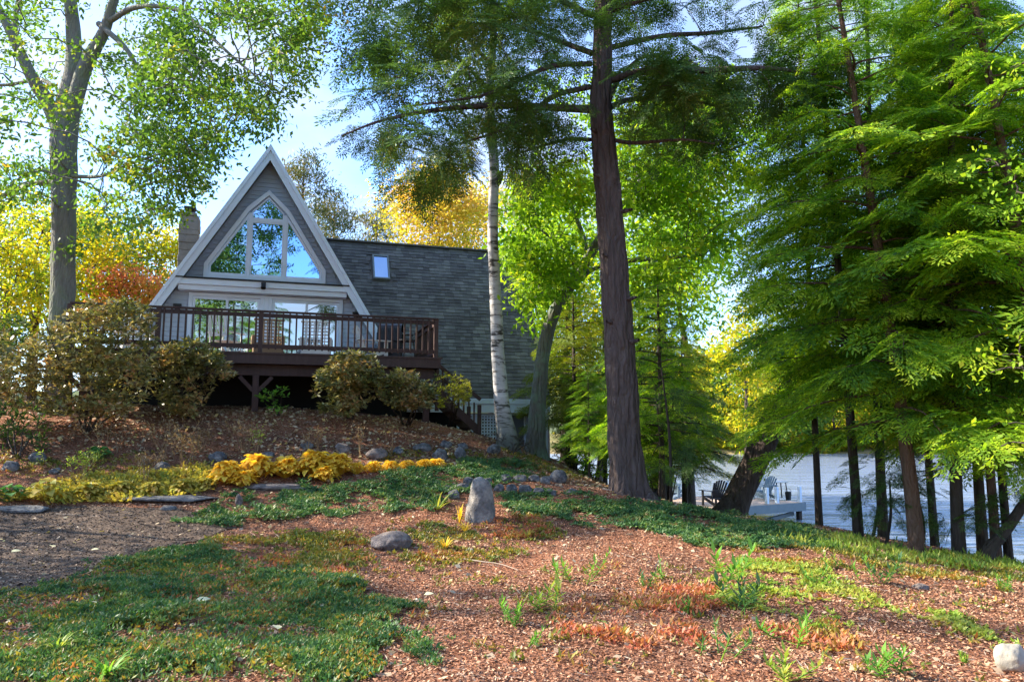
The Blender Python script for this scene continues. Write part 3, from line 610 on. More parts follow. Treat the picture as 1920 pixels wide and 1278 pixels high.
# ------------------------------------------------------------------ the deck
DX0, DX1, DY0, DY1, DZ = -3.95, 4.22, -3.6, -.1, 3.41
deck = empty('wooden_deck', (HX0, HY0, 0), TH); tag(deck, 'raised red-brown wooden deck with baluster railing in front of the gable doors', 'deck')
b = MB(); y = DY0
while y < DY1 - .02: b.box(DX0, DX1, y, min(y + .136, DY1), DZ - .035, DZ); y += .142
b.build('floor', M['deck_floor'], deck)
b = MB(); b.box(DX0, DX1 + .02, DY0 - .045, DY0 - .002, DZ - .25, DZ - .002); b.box(DX1 - .02, DX1 + .022, DY0, 0, DZ - .25, DZ - .038); b.box(DX0 - .03, DX0 + .01, DY0, 0, DZ - .25, DZ - .038)
b.box(DX0 - .03, DX1 + .06, DY0 - .075, DY0 - .047, DZ - .03, DZ + .01); b.build('rim_board', M['deck'], deck)
b = MB(); x = DX0 + .3
while x < DX1: b.box(x, x + .04, DY0 + .02, DY1, DZ - .24, DZ - .037); x += .4
b.build('joists', M['deck'], deck)
b = MB(); b.box(DX0 + .1, DX1 - .1, DY0 + .25, DY0 + .37, DZ - .50, DZ - .245); b.build('beam', M['deck'], deck)
for x in (-3.6, -.05, 3.95):
    b = MB(); zg = gz1(*HW(x, DY0 + .31, 0)[:2]) - .2; b.box(x - .07, x + .07, DY0 + .24, DY0 + .38, zg, DZ - .503)
    for sx in (-1, 1): b.beam((x + sx * .06, DY0 + .31, DZ - .85), (x + sx * .36, DY0 + .31, DZ - .53), .09, .09, up=(0, 1, 0))
    b.build('support_post', M['deck'], deck)
RT = DZ + .97
def railrun(a, c, n, posts):
    a = np.array(a, float); c = np.array(c, float); d = (c - a) / np.linalg.norm(c - a)
    t = MB(); t.beam((*a, RT), (*c, RT), .14, .035); t.beam((*a, RT - .09), (*c, RT - .09), .04, .09); t.build('top_rail', M['deck'], deck)
    t = MB(); t.beam((*a, DZ + .16), (*c, DZ + .16), .04, .09); t.build('bottom_rail', M['deck'], deck)
    for i in range(n):
        q = a + (c - a) * (i + .5) / n
        if min(abs(np.linalg.norm(q - a) - p_) for p_ in posts) < .08: continue
        side = np.array((d[1], -d[0])) * .037; qq = q + side
        t = MB(); t.box(qq[0] - .019, qq[0] + .019, qq[1] - .019, qq[1] + .019, DZ + .09, RT - .03); t.build('baluster', M['deck'], deck)
    for p_ in posts:
        q = a + d * p_; t = MB(); t.box(q[0] - .05, q[0] + .05, q[1] - .05, q[1] + .05, DZ - .2, RT - .02); t.build('rail_post', M['deck'], deck)
railrun((DX0 + .05, DY0 + .04), (DX1 - .05, DY0 + .04), 54, [0, 1.75, 3.92, 8.03])
railrun((DX1 - .06, DY0 + .18), (DX1 - .06, DY1 - .55), 18, [2.7])
# stairs down on the right, dark wood with slanting rail
st = empty('deck_stairs', HW(DX1 + .2, -2.6, 0), TH); tag(st, 'dark wooden stairs with slanting rail going down beside the deck to the lattice', 'stairs')
b = MB(); n_ = 5; SZ = 2.75
zg = gz1(*HW(5.5, -1.9, 0)[:2])
for i in range(n_):
    t_ = (i + .5) / n_; b.box(i * .22, i * .22 + .27, .3, 1.4, SZ - (SZ - zg) * t_ - .04, SZ - (SZ - zg) * t_)
b.build('treads', M['deck'], st)
for yy in (.26, 1.42):
    b = MB(); b.beam((0, yy, SZ - .1), (1.15, yy, zg + .02), .05, .2); b.build('stringer', M['deck'], st)
    b = MB(); b.beam((0, yy, SZ + .62), (1.18, yy, zg + .86), .06, .09); b.build('handrail', M['deck'], st)
    for i in range(9):
        t_ = i / 8; z_ = SZ + (zg - SZ) * t_; wd = .045 if i in (0, 8) else .018; b = MB(); b.box(1.15 * t_ - wd, 1.15 * t_ + wd, yy - wd, yy + wd, z_ - (.6 if i == 0 else .1 if i < 8 else .3), z_ + (.60 if i == 0 else .72 if i == 8 else .64)); b.build('baluster', M['deck'], st)
b = MB(); b.box(-.45, 0, .24, 1.44, SZ - .05, SZ); b.build('landing', M['deck_floor'], st)

# ------------------------------------------------------------------ furniture on the deck and the dock
def adirondack(root, m):
    """facing -y; slatted fan back, sloping seat, broad arms"""
    for i in range(6):
        t_ = (i - 2.5) / 2.5; b = MB(); x = t_ * .23; top = .98 - .10 * t_ * t_
        b.beam((x * .86, .12, .30), (x * 1.18, .42, top), .075, .018, up=(0, -1, .5)); b.build('back_slat', m, root)
    b = MB()
    for i in range(5): b.box(-.26, .26, -.34 + i * .105, -.34 + i * .105 + .09, .34 - i * .018, .36 - i * .018)
    b.build('seat', m, root)
    for sx in (-1, 1):
        b = MB(); b.box(sx * .35 - .07, sx * .35 + .07, -.42, .34, .555, .58); b.build('arm', m, root)
        b = MB(); b.box(sx * .29 - .02, sx * .29 + .02, -.38, -.28, 0, .554); b.build('front_leg', m, root)
        b = MB(); b.beam((sx * .27, -.34, .30), (sx * .27, .52, .03), .025, .11); b.build('rear_leg', m, root)
        b = MB(); b.beam((sx * .31, .30, .12), (sx * .31, .30, .56), .03, .05, up=(0, 1, 0)); b.build('arm_post', m, root)
    b = MB(); b.beam((-.3, .36, .60), (.3, .36, .60), .06, .02); b.build('back_brace', m, root)
def rocker(root, m):
    for sx in (-1, 1):
        b = MB(); pts = [(sx * .26, -.45 + .95 * t, .05 + .16 * (2 * t - 1) ** 2) for t in np.linspace(0, 1, 9)]; b.tube(pts, [.018] * 9, 6); b.build('rocker_rail', m, root)
        b = MB(); b.tube([(sx * .26, -.25, .06), (sx * .26, -.28, .62)], [.02, .018], 6); b.build('front_leg', m, root)
        b = MB(); b.tube([(sx * .26, .22, .07), (sx * .25, .26, .45), (sx * .24, .40, 1.12)], [.02, .02, .018], 6); b.build('back_post', m, root)
        b = MB(); b.box(sx * .29 - .045, sx * .29 + .045, -.34, .30, .62, .645); b.build('arm', m, root)
    b = MB()
    for i in range(6): b.box(-.25, .25, -.28 + i * .09, -.205 + i * .09, .42, .437)
    b.build('seat', m, root)
    b = MB(); b.beam((-.24, .395, 1.08), (.24, .395, 1.08), .03, .09, up=(0, 0, 1)); b.beam((-.24, .29, .56), (.24, .29, .56), .03, .05); b.build('back_rail', m, root)
    b = MB()
    for i in range(6): x = -.19 + i * .076; b.beam((x, .29, .58), (x, .39, 1.04), .035, .012, up=(0, -1, 0))
    b.build('back_slats', m, root)
def wicker(root, m):
    b = MB(); b.box(-.36, .36, -.32, .30, .14, .34); b.build('seat_base', m, root, bevel=.03)
    b = MB(); b.box(-.31, .31, -.30, .20, .342, .44); b.build('cushion', M['litter_cushion'], root, bevel=.03)
    b = MB()
    for i in range(8): b.box(-.34 + i * .09, -.34 + i * .09 + .03, .26, .30, .342, .98)
    for i in range(7): b.box(-.34, .34, .24, .259, .40 + i * .085, .43 + i * .085)
    b.box(-.37, .37, .23, .31, .982, 1.03); b.build('backrest', m, root, bevel=.004)
    for sx in (-1, 1):
        b = MB(); b.box(sx * .36 - .04, sx * .36 + .04, -.32, .229, .342, .62); b.build('arm', m, root, bevel=.02)
        for y in (-.28, .24): b = MB(); b.box(sx * .31 - .03, sx * .31 + .03, y - .03, y + .03, 0, .139); b.build('leg', m, root)
M['litter_cushion'] = noisemat('beige_cushion', [(.40, .34, .28), (.50, .44, .36)], 8, bump=.1)
def place(name, fn, m, u, y, rz, label, cat, group=None, z=DZ):
    e_ = empty(name, HW(u, y, z), TH + rz); fn(e_, m); tag(e_, label, cat, group); return e_
place('rocking_chair', rocker, M['paint_white_chair'], -.85, -1.9, R(150), 'white rocking chair on the deck before the left sliding door', 'chair')
place('adirondack_chair', adirondack, M['paint_white_chair'], -2.9, -1.9, R(20), 'white slatted chair at the far left end of the deck', 'chair')
place('wicker_chair', wicker, M['wicker'], .15, -1.7, R(185), 'tan lattice-backed chair on the deck between the two sliding doors', 'chair', 'lattice backed chairs on the deck')
place('wicker_chair', wicker, M['paint_white_chair'], 1.35, -1.7, R(172), 'pale lattice-backed chair on the deck before the right sliding door', 'chair', 'lattice backed chairs on the deck')
place('adirondack_chair', adirondack, M['paint_white_chair'], 2.75, -1.7, R(100), 'white slatted chair turned sideways near the right rake of the gable', 'chair')
gr = empty('gas_grill', HW(3.3, -1.5, DZ), TH - .3); tag(gr, 'dark barbecue grill with lid in the right corner of the deck', 'grill')
b = MB(); b.tube([(-.32, 0, .86), (.32, 0, .86)], [.24, .24], 14); V_ = b.build('lid', M['metal_dark'], gr, bevel=.01)
b = MB(); b.box(-.34, .34, -.25, .25, .60, .85); b.build('firebox', M['metal_dark'], gr, bevel=.02)
b = MB(); b.box(-.30, .30, -.22, .22, .10, .595); b.build('cabinet', M['metal_dark'], gr, bevel=.01)
b = MB(); b.box(.345, .60, -.2, .2, .80, .83); b.build('side_shelf', M['dock_side'], gr)
for sx in (-1, 1): b = MB(); b.tube([(sx * .26 - .03, 0, .06), (sx * .26 + .03, 0, .06)], [.06, .06], 12); b.build('wheel', M['metal_dark'], gr)
# potted plant stand look-alike: small round table
tb = empty('small_table', HW(3.55, -2.7, DZ), TH); tag(tb, 'small dark round table beside the right end of the deck railing', 'table')
b = MB(); b.tube([(0, 0, .50), (0, 0, .53)], [.26, .26], 20); b.box(-.18, .18, -.18, .18, .49, .5); b.build('table_top', M['metal_dark'], tb)
for i in range(3):
    a = i * 2.1; b = MB(); b.tube([(.17 * math.cos(a), .17 * math.sin(a), .49), (.22 * math.cos(a), .22 * math.sin(a), 0)], [.014, .014], 6); b.build('leg', M['metal_dark'], tb)

# the dock
A = P(1290, 957, 27.0); B = P(1508, 943, 30.0); DKZ = -1.14
da = math.atan2(B[1] - A[1], B[0] - A[0]); dl = math.hypot(B[0] - A[0], B[1] - A[1])
dock = empty('lake_dock', (A[0], A[1], 0), da); tag(dock, 'wooden dock on posts with tan boards standing in the lake', 'dock')
b = MB(); x = -3.0
while x < dl: b.box(x, min(x + .14, dl), 0, 4.2, DKZ - .04, DKZ); x += .15
b.build('boards', M['dock_boards'], dock)
b = MB(); b.box(-3, dl + .04, -.05, -.002, DKZ - .32, DKZ - .005); b.box(dl + .001, dl + .05, -.001, 4.2, DKZ - .32, DKZ - .005); b.build('edge_board', M['dock_side'], dock)
b = MB(); b.beam((dl - .2, .4, DKZ - .45), (dl - 2.6, .4, LAKE_Z - .1), .12, .14); b.build('brace', M['dock_side'], dock)
for x in (.3, 2.0, dl - .15):
    for y in (.15, 4.0):
        b = MB(); b.box(x - .08, x + .08, y - .08, y + .08, -4, DKZ - .05); b.build('support_post', M['bark_dark'], dock)
for (x, y) in ((dl - .1, .12), (dl - 1.25, .25), (dl - .1, 4.0), (dl - 1.8, .25)):
    b = MB(); b.box(x - .06, x + .06, y - .06, y + .06, DKZ, DKZ + .62); b.build('dock_bollard', M['white'], dock, bevel=.01)
def DK(px, py, Y): p = P(px, py, Y); return (p[0], p[1], DKZ)
for (px, Y, rz, m, lab) in ((1340, 28.6, 200, 'paint_black', 'black slatted chair on the dock left of the leaning trunk'),
                            (1272, 31.5, 120, 'paint_blue', 'blue-grey slatted chair at the left end of the dock'),
                            (1434, 31.2, 205, 'paint_blue', 'grey slatted chair with its back to us beside the white side table'),
                            (1416, 32.8, 215, 'paint_white_chair', 'white slatted chair half hidden by the leaning trunk on the dock')):
    e_ = empty('adirondack_chair', DK(px, 940, Y), R(rz)); adirondack(e_, M[m]); tag(e_, lab, 'chair', 'slatted chairs on the dock')
e_ = empty('side_table', DK(1461, 930, 31.8), .3); tag(e_, 'white-topped side table on the dock right of the grey chair', 'table')
b = MB(); b.box(-.3, .3, -.22, .22, .66, .70); b.build('table_top', M['paint_white_chair'], e_)
for sx in (-1, 1):
    for sy in (-1, 1): b = MB(); b.beam((sx * .22, sy * .16, .66), (sx * .28, sy * .2, 0), .04, .04); b.build('leg', M['metal_dark'], e_)
e_ = empty('dock_bucket', DK(1478, 930, 31.0)); tag(e_, 'dark bucket standing on the dock right of the side table', 'bucket')
b = MB(); b.tube([(0, 0, 0), (0, 0, .3), (0, 0, .34)], [.10, .13, .12], 12); b.build('bucket_body', M['metal_dark'], e_)
b = MB(); b.tube([(.13 * math.cos(t), 0, .33 + .14 * math.sin(t)) for t in np.linspace(0, math.pi, 8)], [.008] * 8, 5); b.build('handle', M['metal_dark'], e_)

# ------------------------------------------------------------------ trees
def grow(nodes, nrad, targets, rng, rtip=.008, kr=.011, wig=.10, sag=.0, maxr=.09):
    """branches that join each target to the nearest point of the skeleton; returns tubes and end directions"""
    nodes = [np.asarray(n, float) for n in nodes]; NP = np.array(nodes); NR = np.array(nrad, float)
    d0 = np.array([np.min(np.linalg.norm(NP - t, axis=1)) for t in targets]); order = np.argsort(d0)
    tubes = []; ends = [None] * len(targets)
    cap = len(NP) + 6 * len(targets); buf = np.zeros((cap, 3)); rb = np.zeros(cap); n = len(NP); buf[:n] = NP; rb[:n] = NR
    for i in order:
        t = targets[i]; d = np.linalg.norm(buf[:n] - t, axis=1) + np.maximum(0, buf[:n, 2] - t[2]) * .7
        j = int(np.argmin(d)); a = buf[j]; L = np.linalg.norm(t - a)
        if L < .05: ends[i] = unit(rng.normal(size=3)); continue
        r0 = max(min(rb[j] * .75, rtip + kr * L, maxr), rtip * 1.2)
        s = np.linspace(0, 1, 6)[:, None]; path = a + (t - a) * s; path[1:5] += rng.normal(size=(4, 3)) * wig * L * .35
        path[:, 2] += (np.sin(s[:, 0] * math.pi) * L * (.12 - sag))
        tubes.append(tube(path, r0 + (rtip - r0) * s[:, 0], 5 if r0 > .02 else 4)); ends[i] = unit(path[-1] - path[-2])
        m_ = 5; buf[n:n+m_] = path[1:]; rb[n:n+m_] = (r0 + (rtip - r0) * s[1:, 0]); n += m_
    return tubes, np.array(ends)
def leafcloud(C, D, per, spread, L, rng, asp=.5, droop=.25):
    """each twig end carries `per` leaves in a loose flattened spray"""
    k = len(C); c = np.repeat(C, per, 0); dd = np.repeat(D, per, 0); n = len(c)
    off = rng.normal(size=(n, 3)) * np.array((1, 1, .55)) * spread + dd * rng.uniform(-.6, 1.0, (n, 1)) * spread
    d = dd * .5 + rng.normal(size=(n, 3)) * .7 + np.array((0, 0, -droop)); ln = L * rng.uniform(.6, 1.25, n)
    return leaves(c + off, d, ln, ln * asp, rng)
def polycloud(poly, Y0, Y1, n, rng, gap=.0, gs=.9):
    """points of a crown: inside an outline, with hollow gaps"""
    poly = np.asarray(poly, float); out_ = []
    lo, hi = poly.min(0), poly.max(0); ph = rng.uniform(0, 6, 6)
    while len(out_) < n:
        x, y = rng.uniform(lo, hi); 
        if not inpoly(np.array([x]), np.array([y]), poly)[0]: continue
        Y = rng.uniform(Y0, Y1); p = P(x, y, Y)
        g = math.sin(p[0] * 2.1 * gs + ph[0]) + math.sin(p[2] * 2.7 * gs + ph[1]) + math.sin(p[1] * 1.7 * gs + ph[2]) + math.sin((p[0] + p[2]) * 3.3 * gs + ph[3])
        if g < gap * 2 - 1.2 and rng.random() < .85: continue
        out_.append(p)
    return np.array(out_)
def pathpx(pts):
    """(px, py, depth, half width px) -> world joints and radii"""
    return np.array([P(x, y, Y) for x, y, Y, r in pts]), np.array([mpx(Y, r) for x, y, Y, r in pts])
def trunkmesh(paths, n=12, flare=True, furrow=0.0):
    parts = []; nodes = []; rads = []
    for i, (p, r) in enumerate(paths):
        sp, sr = smoothpath(p, r, 22 if (i == 0 and furrow) else 6)
        if i == 0 and flare:
            base = sp[0]; h = sp[:, 2] - base[2]; sr = sr * (1 + .45 * np.exp(-np.maximum(h, 0) / .22))
        V, F = tube(sp, sr, n if i == 0 else 8)
        if i == 0:   # irregular cross section, stronger near the root
            c = np.repeat(sp, n, 0); a = np.tile(np.arange(n), len(sp)) * 2 * math.pi / n
            hh = np.repeat(np.maximum(sp[:, 2] - sp[0][2], 0), n); k_ = 1 + (.05 + .16 * np.exp(-hh / .35)) * np.sin(a * 3 + .8) + .04 * np.sin(a * 5 + hh * 1.3) + .03 * np.sin(hh * 5 + a)
            V = c + (V - c) * k_[:, None]
        if i == 0 and furrow:
                a = np.arctan2(V[:, 1] - c[:, 1], V[:, 0] - c[:, 0]); zz = V[:, 2]
                rdg = np.abs(np.sin(a * 5.5 + 1.1 * np.sin(zz * 1.3) + .6 * np.sin(zz * 3.7 + a))) ** .6 + .5 * np.abs(np.sin(a * 9.5 + 1.4 * np.sin(zz * 2.1 + 1))) ** .7 + .35 * np.sin(zz * 9 + 3 * np.sin(a * 3))
                V = c + (V - c) * (1 + furrow * (rdg - 1.0))[:, None]
        parts.append((V, F)); st_ = slice(len(sp) // 4 if i == 0 else 1, None); nodes += list(sp[st_]); rads += list(sr[st_])
    return parts, nodes, rads
def down(pts, depth=.35):
    """adds a root joint under the ground below the first joint"""
    x, y, Y, r = pts[0]; p = P(x, y, Y); return p
def tree(name, label, group, paths, bark, crowns, base=None, leafm=None, seed=1, tn=12, cat='tree', wood=None, kr=.011, flare=True, furrow=0.0, **kw):
    """paths: list of joint lists in photo pixels; crowns: list of (targets, per, spread, leaf length, material, kwargs)"""
    rng = np.random.default_rng(seed); wp = [pathpx(p) for p in paths]
    p0, r0 = wp[0]; g = gz1(p0[0][0], p0[0][1]) - .15
    if p0[0][2] > g: wp[0] = (np.vstack([[p0[0][0] - (p0[1][0]-p0[0][0]) * .1, p0[0][1], g], p0]), np.concatenate([[r0[0] * 1.05], r0]))
    root_loc = np.array((wp[0][0][0][0], wp[0][0][0][1], g)); root = empty(name, root_loc); tag(root, label, cat, group)
    parts, nodes, rads = trunkmesh(wp, tn, flare, furrow)
    V, F = merge([parts[0]]); npmesh('trunk', V - root_loc, F, bark, root, smooth=True)
    low = root_loc[2] + 1.2
    tubes = parts[1:]
    crown = []
    for (T, per, spread, L, m, k2) in crowns:
        tb_, E_ = grow(nodes, rads, T, rng, kr=kr, **{k: v for k, v in k2.items() if k in ('sag', 'maxr', 'rtip', 'wig')})
        tubes += tb_
        if k2.get('frond'):
            crown.append((frondcloud(T, E_, rng, per, L, flat=k2.get('flat', .5)), m))
        else:
            crown.append((leafcloud(T, E_, per, spread, L, rng, asp=k2.get('asp', .5)), m))
    if tubes:
        V, F = merge(tubes); npmesh('branches', V - root_loc, F, wood or bark, root, smooth=True)
    for (VF, m) in crown: npmesh('crown', VF[0] - root_loc, VF[1], m, root)
    return root
# a flat hemlock spray of unit length along +x, its needles set in short side twigs
def make_frond(seed, nl=12, detail=7):
    rng = np.random.default_rng(seed); C = []; D = []; L = []
    for i in range(nl):
        t = .06 + .92 * i / (nl - 1)
        for s in (-1, 1):
            ll = (.46 * (1 - t) ** .7 + .07) * rng.uniform(.75, 1.2) * (1 if t > .15 else .7); ang = R(rng.uniform(48, 66)) * s
            dirv = np.array((math.cos(ang), math.sin(ang), rng.uniform(-.12, .06))); k = max(2, int(detail * ll / .46) + 1)
            for q in range(k):
                u_ = (q + .6) / k; b_ = np.array((t, 0, -.10 * t * t)) + dirv * ll * u_ + np.array((0, 0, -.12 * (ll * u_) ** 1.5))
                for s2 in ((-1, 1) if q < k - 1 else (0,)):
                    a2 = ang + s2 * R(rng.uniform(35, 60)); C.append(b_); D.append((math.cos(a2), math.sin(a2), rng.uniform(-.25, .08))); L.append(rng.uniform(.075, .12) * (1.15 if s2 == 0 else 1))
    C, D, L = np.array(C), np.array(D), np.array(L)
    V, F = leaves(C, D, L, L * .30, rng, nrm=rng.normal(size=(len(C), 3)) * .35 + np.array((0, 0, 1.)), fold=.12)
    return V, F
FR = [make_frond(s) for s in (1, 2, 3)]; FRL = [make_frond(s, 9, 4) for s in (4, 5)]
def orient(TV, pos, d, sc, roll=0.0, droop=0.0):
    """template along x -> along unit vectors d, kept flat, bent down towards its end"""
    k = len(pos); d = unit(d); z = np.tile(np.array((0, 0, 1.)), (k, 1)); s = unit(np.cross(z, d)); n = np.cross(d, s)
    if np.ndim(roll) or roll: 
        c_, s_ = np.cos(roll)[:, None], np.sin(roll)[:, None]; s, n = s * c_ + n * s_, n * c_ - s * s_
    TVb = TV.copy(); sc = np.asarray(sc).reshape(-1, 1, 1)
    out_ = (TVb[None, :, 0:1] * d[:, None] + TVb[None, :, 1:2] * s[:, None] + TVb[None, :, 2:3] * n[:, None]) * sc
    out_[:, :, 2] -= droop * (TVb[None, :, 0] ** 2) * sc[:, :, 0]
    return (out_ + pos[:, None]).reshape(-1, 3)
def frondset(pos, d, sc, rng, low=False, rollr=.35, droop=.25):
    parts = []; T_ = FRL if low else FR; which = rng.integers(0, len(T_), len(pos)); roll = rng.normal(size=len(pos)) * rollr
    for w in range(len(T_)):
        m_ = which == w
        if not m_.any(): continue
        TV, TF = T_[w]; k = m_.sum(); V = orient(TV, pos[m_], d[m_], sc[m_], roll[m_], droop)
        parts.append((V, (TF[None] + (np.arange(k) * len(TV))[:, None, None]).reshape(-1, 4)))
    return merge(parts)
def frondcloud(T, E_, rng, per, L, flat=.5):
    k = len(T); pos = np.repeat(T, per, 0) + rng.normal(size=(k * per, 3)) * L * .25; d = np.repeat(E_, per, 0) + rng.normal(size=(k * per, 3)) * .8; d[:, 2] *= flat; d[:, 2] -= .12
    return frondset(pos, d, L * rng.uniform(.7, 1.25, k * per), rng)
def conifer_parts(h, z0, len_fn, nb, rng, lean=(0, 0), r0=.12, low=False, upt=.1, droop=.3, dead=0, step=.42, fs=1.0):
    """whorled drooping branches round a leaning trunk; every branch carries a row of flat sprays"""
    tp = np.array([(lean[0] * (max(z, 0) / h) ** 1.3, lean[1] * (max(z, 0) / h) ** 1.3, z) for z in np.linspace(-.3, h, 12)]); tr = np.linspace(r0 * 1.06, .02, 12) 
    tr[0] *= 1.15
    sp, sr = smoothpath(tp, tr, 3); tw = tube(sp, sr, 10); tubes = []; pos = []; dr = []; sc = []; az = 0
    for i in range(nb):
        z = z0 + (h - z0) * ((i + rng.random()) / nb) ** .9; az += 2.4 + rng.uniform(-.4, .4); L = len_fn((z - z0) / (h - z0)) * rng.uniform(.7, 1.15)
        c = np.array((np.interp(z, tp[:, 2], tp[:, 0]), np.interp(z, tp[:, 2], tp[:, 1]), z)); el = upt + .35 * (z - z0) / (h - z0) + rng.uniform(-.12, .12)
        s = np.linspace(0, 1, 7); dirh = np.array((math.cos(az), math.sin(az), 0)); pth = c + dirh * (L * s)[:, None] + np.array((0, 0, 1.)) * ((L * s * el) - droop * L * s ** 2)[:, None]
        pth += np.cumsum(rng.normal(size=(7, 3)) * .02 * L, 0) * np.array((1, 1, .5)); rr_ = min(.03, .012 * L + .006); tubes.append(tube(pth, np.linspace(rr_, .004, 7), 4))
        k = max(2, int(L / step * 2)); 
        for q in range(k):
            t = .22 + .78 * (q + .5) / k; b_ = np.array([np.interp(t, s, pth[:, a]) for a in range(3)]); side = (-1, 1)[q % 2]; a2 = az + side * rng.uniform(.55, 1.15)
            pos.append(b_); dr.append((math.cos(a2), math.sin(a2), -.12 + rng.uniform(-.15, .12))); sc.append(fs * min(1.0, .35 + .42 * L * (1.15 - t * .75)) * rng.uniform(.75, 1.2))
        tdir = pth[-1] - pth[-3]; pos.append(pth[-2]); dr.append(tdir / np.linalg.norm(tdir)); sc.append(fs * min(.9, .3 + .25 * L))
    pos, dr, sc = np.array(pos), np.array(dr), np.array(sc)
    return tw, merge(tubes), frondset(pos, dr, sc, rng, low=low, droop=.2)
def conifer(name, label, loc, h, z0, len_fn, nb, seed, bark, needles, group=None, rz=0, sc=1, **kw):
    rng = np.random.default_rng(seed); tw, br, fr = conifer_parts(h, z0, len_fn, nb, rng, **kw)
    root = empty(name, (loc[0], loc[1], gz1(loc[0], loc[1])), rz); root.scale = (sc,) * 3; tag(root, label, 'tree', group)
    npmesh('trunk', *tw, bark, root, smooth=True); npmesh('branches', *br, bark, root, smooth=True); npmesh('crown', *fr, needles, root)
    return root
def copy_tree(src, loc, rz, sc, label, group=None, mats=None):
    r = src.copy(); COL.objects.link(r); r.location = loc; r.rotation_euler = (0, 0, rz); r.scale = (sc,) * 3 if np.ndim(sc) == 0 else sc; r['label'] = label
    if group: r['group'] = group
    for c in src.children:
        d = c.copy(); COL.objects.link(d); d.parent = r
        if mats and c.name.split('.')[0] in mats:
            for s_ in d.material_slots: s_.link = 'OBJECT'; s_.material = mats[c.name.split('.')[0]]
    return r

rg = np.random.default_rng(11)
# the maple on the left
mp_poly = [(-260, -420), (300, -520), (640, -420), (600, -60), (590, 110), (560, 200), (455, 268), (385, 330), (330, 400), (235, 430), (175, 480), (0, 430), (-260, 420)]
T1 = polycloud([p for p in mp_poly], 12.0, 19.5, 350, rg, gap=.7); T1 = T1[[not (315 < 960 + FPX * q[0] / q[1] and q[2] < P(0, 372, 16)[2] * q[1] / 16) for q in T1]]
T2 = polycloud([(330, 0), (600, -30), (590, 120), (560, 200), (455, 268), (385, 330), (330, 400), (240, 420), (200, 300), (260, 150)], 12.5, 17, 150, rg, gap=.4)
tree('maple_tree', 'tall grey-barked maple with forked trunk and green-yellow crown left of the house', None,
     [[(118, 600, 16.5, 21), (120, 400, 16.5, 21), (122, 245, 16.5, 23), (140, 110, 16.5, 15), (130, -60, 16.3, 10), (150, -260, 16.2, 6)],
      [(118, 260, 16.5, 15), (88, 190, 16.4, 14), (60, 145, 16.2, 12), (10, 40, 16, 9), (-60, -90, 15.8, 6)],
      [(128, 240, 16.5, 15), (158, 130, 16.3, 14), (195, 60, 16.1, 11), (222, -20, 15.8, 8), (300, -180, 15.4, 5)],
      [(52, 140, 16.2, 7), (28, 60, 16.4, 5.5), (40, -30, 16.7, 4)],
      [(205, 40, 16.0, 6), (255, 14, 15.6, 5), (330, 18, 15.1, 4.2), (385, 60, 14.7, 3.4), (440, 110, 14.3, 2.6), (500, 160, 14, 1.6)],
      [(185, 45, 16.1, 6), (235, 90, 15.8, 5), (272, 145, 15.6, 4), (330, 165, 15.5, 2.5)],
      [(112, 340, 16.5, 5), (60, 345, 16.9, 5), (10, 365, 17.3, 4.5), (-60, 420, 17.7, 3)],
      [(124, 330, 16.5, 4), (190, 330, 15.9, 3.5), (250, 305, 15.4, 2.8), (310, 285, 15.0, 2)],
      [(100, 160, 16.5, 4), (70, 150, 16.9, 4), (0, 160, 17.4, 3), (-80, 150, 18, 2)],
      [(120, 0, 16.5, 8), (100, -60, 16.8, 6), (80, -200, 17, 4)]],
     M['bark_maple'], [(T1, 96, .22, .125, M['leaf_maple'], dict(rtip=.012)), (T2, 92, .20, .12, M['leaf_maple'], dict(rtip=.011))], seed=3, tn=48, furrow=.03)

# the great hemlock in the middle
LY = 13.5
hem_limbs = [[(1108, 205, 13.5, 9), (1060, 203, 13.2, 8), (940, 198, 12.8, 6.5), (830, 205, 12.4, 5), (720, 225, 12.0, 3), (640, 255, 11.8, 1.5)],
             [(1106, 163, 13.5, 6), (1040, 180, 13.2, 5), (985, 222, 12.9, 4), (940, 245, 12.6, 3), (860, 270, 12.3, 1.5)],
             [(1108, 120, 13.5, 6), (1035, 124, 13.1, 5), (975, 150, 12.7, 4), (900, 180, 12.3, 3), (760, 200, 12.0, 1.5)],
             [(1110, 100, 13.5, 6), (1050, 78, 13.9, 5), (1000, 60, 14.2, 4), (880, 45, 14.5, 3), (740, 60, 14.6, 1.5)],
             [(1112, 30, 13.5, 6), (1020, -10, 13.0, 5), (900, -30, 12.5, 4), (740, -20, 12.2, 2)],
             [(1108, 262, 13.6, 4), (1060, 262, 14.2, 3.5), (980, 285, 14.8, 2)],
             [(1145, 200, 13.5, 6), (1190, 186, 13.8, 5), (1300, 190, 14.2, 3), (1390, 210, 14.5, 1.5)],
             [(1145, 150, 13.5, 8), (1210, 134, 13.2, 8), (1330, 132, 12.8, 7), (1440, 128, 12.6, 5), (1530, 140, 12.5, 2)],
             [(1142, 90, 13.5, 6), (1240, 68, 13.9, 5), (1330, 62, 14.2, 4), (1430, 50, 14.5, 2)],
             [(1148, 262, 13.5, 4), (1190, 268, 13.2, 4), (1280, 262, 12.9, 2.5), (1340, 270, 12.7, 1.2)],
             [(1142, 20, 13.5, 6), (1250, -10, 13.0, 5), (1400, -10, 12.6, 3)],
             [(1142, 190, 13.5, 5), (1160, 150, 14.2, 4), (1200, 110, 15, 3), (1260, 100, 15.6, 2)],
             [(1132, -80, 13.5, 6), (1240, -160, 13.2, 4), (1400, -220, 12.9, 2)], [(1130, -120, 13.5, 6), (1000, -200, 13.2, 4), (820, -230, 12.9, 2)],
             [(1130, -60, 13.4, 6), (1110, -80, 14.6, 4), (1080, -60, 16, 2)]]
